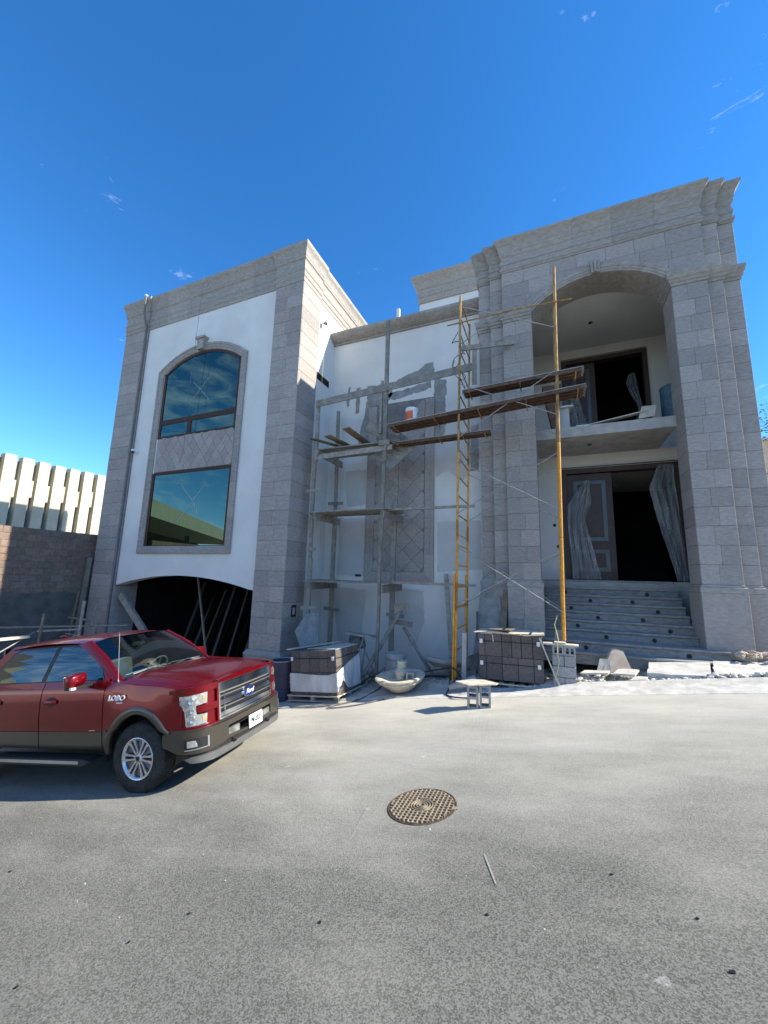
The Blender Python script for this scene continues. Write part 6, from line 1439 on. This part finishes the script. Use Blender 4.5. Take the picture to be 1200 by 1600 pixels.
# rubble
def rubble(name, n, fx, size, m, label, seed):
    rnd = random.Random(seed); bm = NB()
    for _ in range(n):
        x, y, zo = fx(rnd); s = size*(.4+rnd.random()**2*1.6); mtx = Matrix.Translation((x, y, zo+s*.3)) @ Matrix.Rotation(rnd.uniform(0,6), 4, 'Z') @ Matrix.Rotation(rnd.uniform(-.6,.6), 4, 'X') @ Matrix.Diagonal((s*rnd.uniform(.7,1.5), s*rnd.uniform(.7,1.2), s*rnd.uniform(.4,.8), 1))
        r = bmesh.ops.create_icosphere(bm, subdivisions=1, radius=1.0)
        for v in r['verts']: v.co *= rnd.uniform(.75,1.15)
        bmesh.ops.transform(bm, matrix=mtx, verts=r['verts'])
    return tag(mk(name, bm, M[m], None), label, m and 'rubble', kind='stuff')
def fx_a(r): x = r.uniform(-6.2,4.5); y = 8.45+abs(r.gauss(0,.45)); return x, min(y,10.3), (verge(x, min(y,10.3)))
rubble('rubble', 900, fx_a, .022, 'terr', 'small stones and plaster crumbs along the foot of the house', 3)
def fx_c(r): x = r.uniform(.3,1.6); y = r.uniform(8.5,9.2); return x, y, verge(x, y)
rubble('plaster_rubble', 160, fx_c, .035, 'dustconc', 'broken pale plaster lumps beside the block pile', 5)
def fx_d(r): x = r.uniform(3.0,4.6); y = r.uniform(9.3,9.7); return x, y, verge(x, y)+.18
def fx_e(r): x = r.uniform(1.5,4.0); y = 8.5+abs(r.gauss(0,.10)); return x, y, verge(x, y)+.02
rubble('slab_rubble', 240, fx_e, .03, 'dustconc', 'crumbled concrete along the front edge of the pavement slabs', 12)
rubble('stone_rubble', 110, fx_d, .05, 'card', 'brownish stone scraps at the foot of the right pier', 6)
def fx_b(r): x = r.uniform(-6,5); y = r.uniform(2.2,8.3)*1.0; return x, y, gz(x)
rubble('gravel', 500, fx_b, .0045, 'dustconc', 'loose grit scattered over the road', 8)
random.seed(9)
rnd = random.Random(14)
M['scrape'] = mat('scraped_asphalt', (0.20,0.195,0.175), (0.28,0.275,0.25), scale=40, rough=0.95)
spots = [(201,1473),(500,1442),(761,1430),(1090,1436),(26,1543),(955,1367),(296,1428),(16,1362),(1145,1520)]
SPOTN = ['left of the middle, low in the photo','below the manhole, wider than the others','below the pale scrape','farthest right, roundest of all','nearest the lower left corner','right of the manhole and halfway down','below and left of the manhole scratch','at the left edge under the truck shadow','close to the right edge, lowest there']
def road_pt(u, v):
    mt = cam.matrix_world; d = mt.to_3x3() @ Vector(((u-600)/F_PX, -(v-800)/F_PX, -1)); t = (G0-CAM_H)/(d.z-SLOPE*d.x); return Vector((d.x*t, d.y*t, CAM_H+d.z*t))
for (u, v) in spots:
    p = road_pt(u, v); bm = NB(); n = 11; r0 = rnd.uniform(.008,.014); P = [(r0*rnd.uniform(.6,1.3)*math.cos(2*math.pi*k/n), r0*rnd.uniform(.5,1.1)*math.sin(2*math.pi*k/n)) for k in range(n)]
    prism(bm, P, lambda a,b,d:(a,b,d), 0, .004); o = mk('tar_spot', bm, M['black'], None, loc=p+Vector((0,0,.002)), rot=(0,-math.atan(SLOPE),0)); tag(o, 'small black tar spot on the asphalt, '+SPOTN[spots.index((u,v))], 'tar spot', 'black spots on the road')
# two scratches in the asphalt
for (a, b, w, lab) in (((573,1262),(545,1315),.010,'thin straight pale scratch in the asphalt left of the manhole'),((757,1336),(775,1382),.022,'short wide pale scrape in the asphalt right of the manhole')):
    p, q = road_pt(*a), road_pt(*b); bm = NB(); beam(bm, p+Vector((0,0,.003)), q+Vector((0,0,.003)), w*.6, .001); tag(mk('road_scratch', bm, M['scrape'], None), lab, 'scratch')

# ------------------------------------------------------------------ plastic film in the doorways
def film(x0, x1, z0, z1, y, topw, label, knots, seed, ph=0):
    rnd = random.Random(seed); bm = NB(); nx, nz_ = 30, 46; rows = []
    for j in range(nz_+1):
        v = j/nz_; row = []
        a, b = knots(v)
        for i in range(nx+1):
            u = i/nx; x = a+(b-a)*u; z = z0+(z1-z0)*v; w = abs(b-a)
            fold = .05*math.sin(u*22+3*v+ph)+.03*math.sin(u*41-5*v)+.02*noise.noise(Vector((u*6, v*9, seed)))
            row.append(bm.verts.new((x+.015*noise.noise(Vector((u*5,v*14,seed+3))), y-.06-fold*(.5+.6*(1-w)), z)))
        rows.append(row)
    for p, q in zip(rows, rows[1:]):
        for k in range(nx): bm.faces.new((p[k], p[k+1], q[k+1], q[k]))
    return tag(mk('plastic_sheet', bm, M['film'], None, smooth=True), label, 'plastic sheet')
film(0,0,1.82,4.55,DY-.10,1,'clear plastic film draped over the left leaf of the entrance door', lambda v: (.46+.10*max(0,.5-v), 1.22-.55*v) if v < .6 else ((.46+.05*(v-.6), .89+.18*(v-.6)/.15) if v < .75 else (.47+1.9*(v-.75), 1.07-.05*(v-.75))), 3)
film(0,0,1.82,4.85,DY-.12,1,'clear plastic film bunched at the right side of the entrance doorway', lambda v: (2.86-.45*math.sin(v*math.pi*.5)**1.3, 3.12-.12*v) if v < .8 else (2.43+.25*(v-.8)*5, 3.02), 5, 1.0)
film(0,0,5.62,8.0,UY-.10,1,'grey plastic film hanging over the left leaf of the balcony door', lambda v: (.50, 1.45-.55*v), 7, 2.0)
film(0,0,5.62,8.1,UY-.12,1,'narrow strip of plastic film on the right jamb of the balcony door', lambda v: (2.45-.12*math.sin(v*9), 2.86-.28*v), 9, .5)
# water tank on the balcony, loose boards
bm = NB(); lathe(bm, [(0,0),(.29,0),(.30,.02),(.30,.86),(.31,.87),(.31,.90),(0,.90)], 30, (2.93, 11.0, 5.60)); tag(mk('plastic_drum', bm, M['bluetub'], None), 'dusty blue plastic drum standing at the right end of the balcony', 'drum')
loose('balcony_board', [(1.0,10.62,5.63),(2.25,10.66,5.84)], 'pale board lying tilted on the balcony edge', 'board', w=.16, h=.025, m='woodl')
sheet('balcony_plank', [(2.05,10.56,5.63),(2.38,10.56,5.66),(2.46,10.70,5.98),(2.16,10.70,5.98)], .02, 'woodl', 'square pale plank end propped up on the balcony edge', 'plank')
sheet('tile_offcut', [(.7,10.55,5.61),(1.0,10.55,5.61),(1.0,10.75,5.63),(.72,10.75,5.63)], .03, 'white', 'white offcut lying on the balcony edge behind the scaffold post', 'offcut')
# mortar trough hanging behind the post and white column piece on the balcony
bm = NB(); prism(bm, [(-.06,6.9),(.42,6.9),(.30,5.62),(.16,5.62)], lambda a,b,d:(a, 10.7+d, b), 0, .35); tag(mk('mortar_trough', bm, M['rust'], None), 'rust-brown tapering trough standing on the balcony behind the scaffold post', 'trough')
pc = thing('column_piece', 'short white column with a square cap on the balcony behind the scaffold post', 'column', (.42, 11.0, 5.6)); bm = NB(); box(bm, .30,.58,10.9,11.2,5.6,6.28); child_at(mk('shaft', bm, M['primer'], None), pc); bm = NB(); box(bm, .20,.68,10.82,11.28,6.28,6.33); child_at(mk('cap', bm, M['primer'], None), pc)

# ------------------------------------------------------------------ tree behind the right corner
def tree(x, y, z0, h, r, label, seed):
    rnd = random.Random(seed); t = thing('tree', label, 'tree', (x, y, z0))
    bm = NB(); tube(bm, [(0,0,-.5),(.1,.05,h*.35),(-.05,.1,h*.6),(.0,0,h*.85)], [.16,.12,.09,.04], 10)
    for k in range(9):
        a = rnd.uniform(0,6.28); z = h*rnd.uniform(.35,.75); tube(bm, [(0,0,z),(.5*r*math.cos(a),.5*r*math.sin(a),z+.12*h),(r*.85*math.cos(a),r*.85*math.sin(a),z+.22*h)], [.06,.035,.015], 6)
    mk('trunk', bm, M['bark'], t)
    bm = NB(); cl = [(rnd.uniform(-r,r), rnd.uniform(-r,r), h*rnd.uniform(.45,1.0), rnd.uniform(.35,.7)) for _ in range(30)]
    for _ in range(5200):
        cx, cy, cz, cr2 = rnd.choice(cl); d = Vector((rnd.gauss(0,1), rnd.gauss(0,1), rnd.gauss(0,.8))).normalized()*cr2*rnd.uniform(.3,1.0)**.5
        p = Vector((cx, cy, cz))+d; s = rnd.uniform(.05,.09); q = Matrix.Rotation(rnd.uniform(0,6.28),3,'Z') @ Matrix.Rotation(rnd.uniform(-1.2,1.2),3,'X')
        bm.faces.new([bm.verts.new(p+q@Vector(v)*s) for v in ((-.5,0,0),(0,-.28,.05),(.5,0,0),(0,.28,.05))])
    mk('crown', bm, M['leaf'], t)
tree(7.5, 14.3, gz(7.5), 6.2, 1.75, 'leafy green tree standing behind the right corner of the portico', 4)
bw2 = thing('garden_wall', 'tan garden wall glimpsed beyond the right corner of the house', 'wall', (12, 18, gz(12))); bm = NB(); box(bm, 6.5, 16, 18.0, 18.3, gz(9)-1, 7.0); child_at(mk('wall_core', bm, M['card'], None), bw2); bm = NB(); box(bm, 6.45, 16.05, 17.95, 18.35, 7.0, 7.1); child_at(mk('wall_cap', bm, M['concrete'], None), bw2)
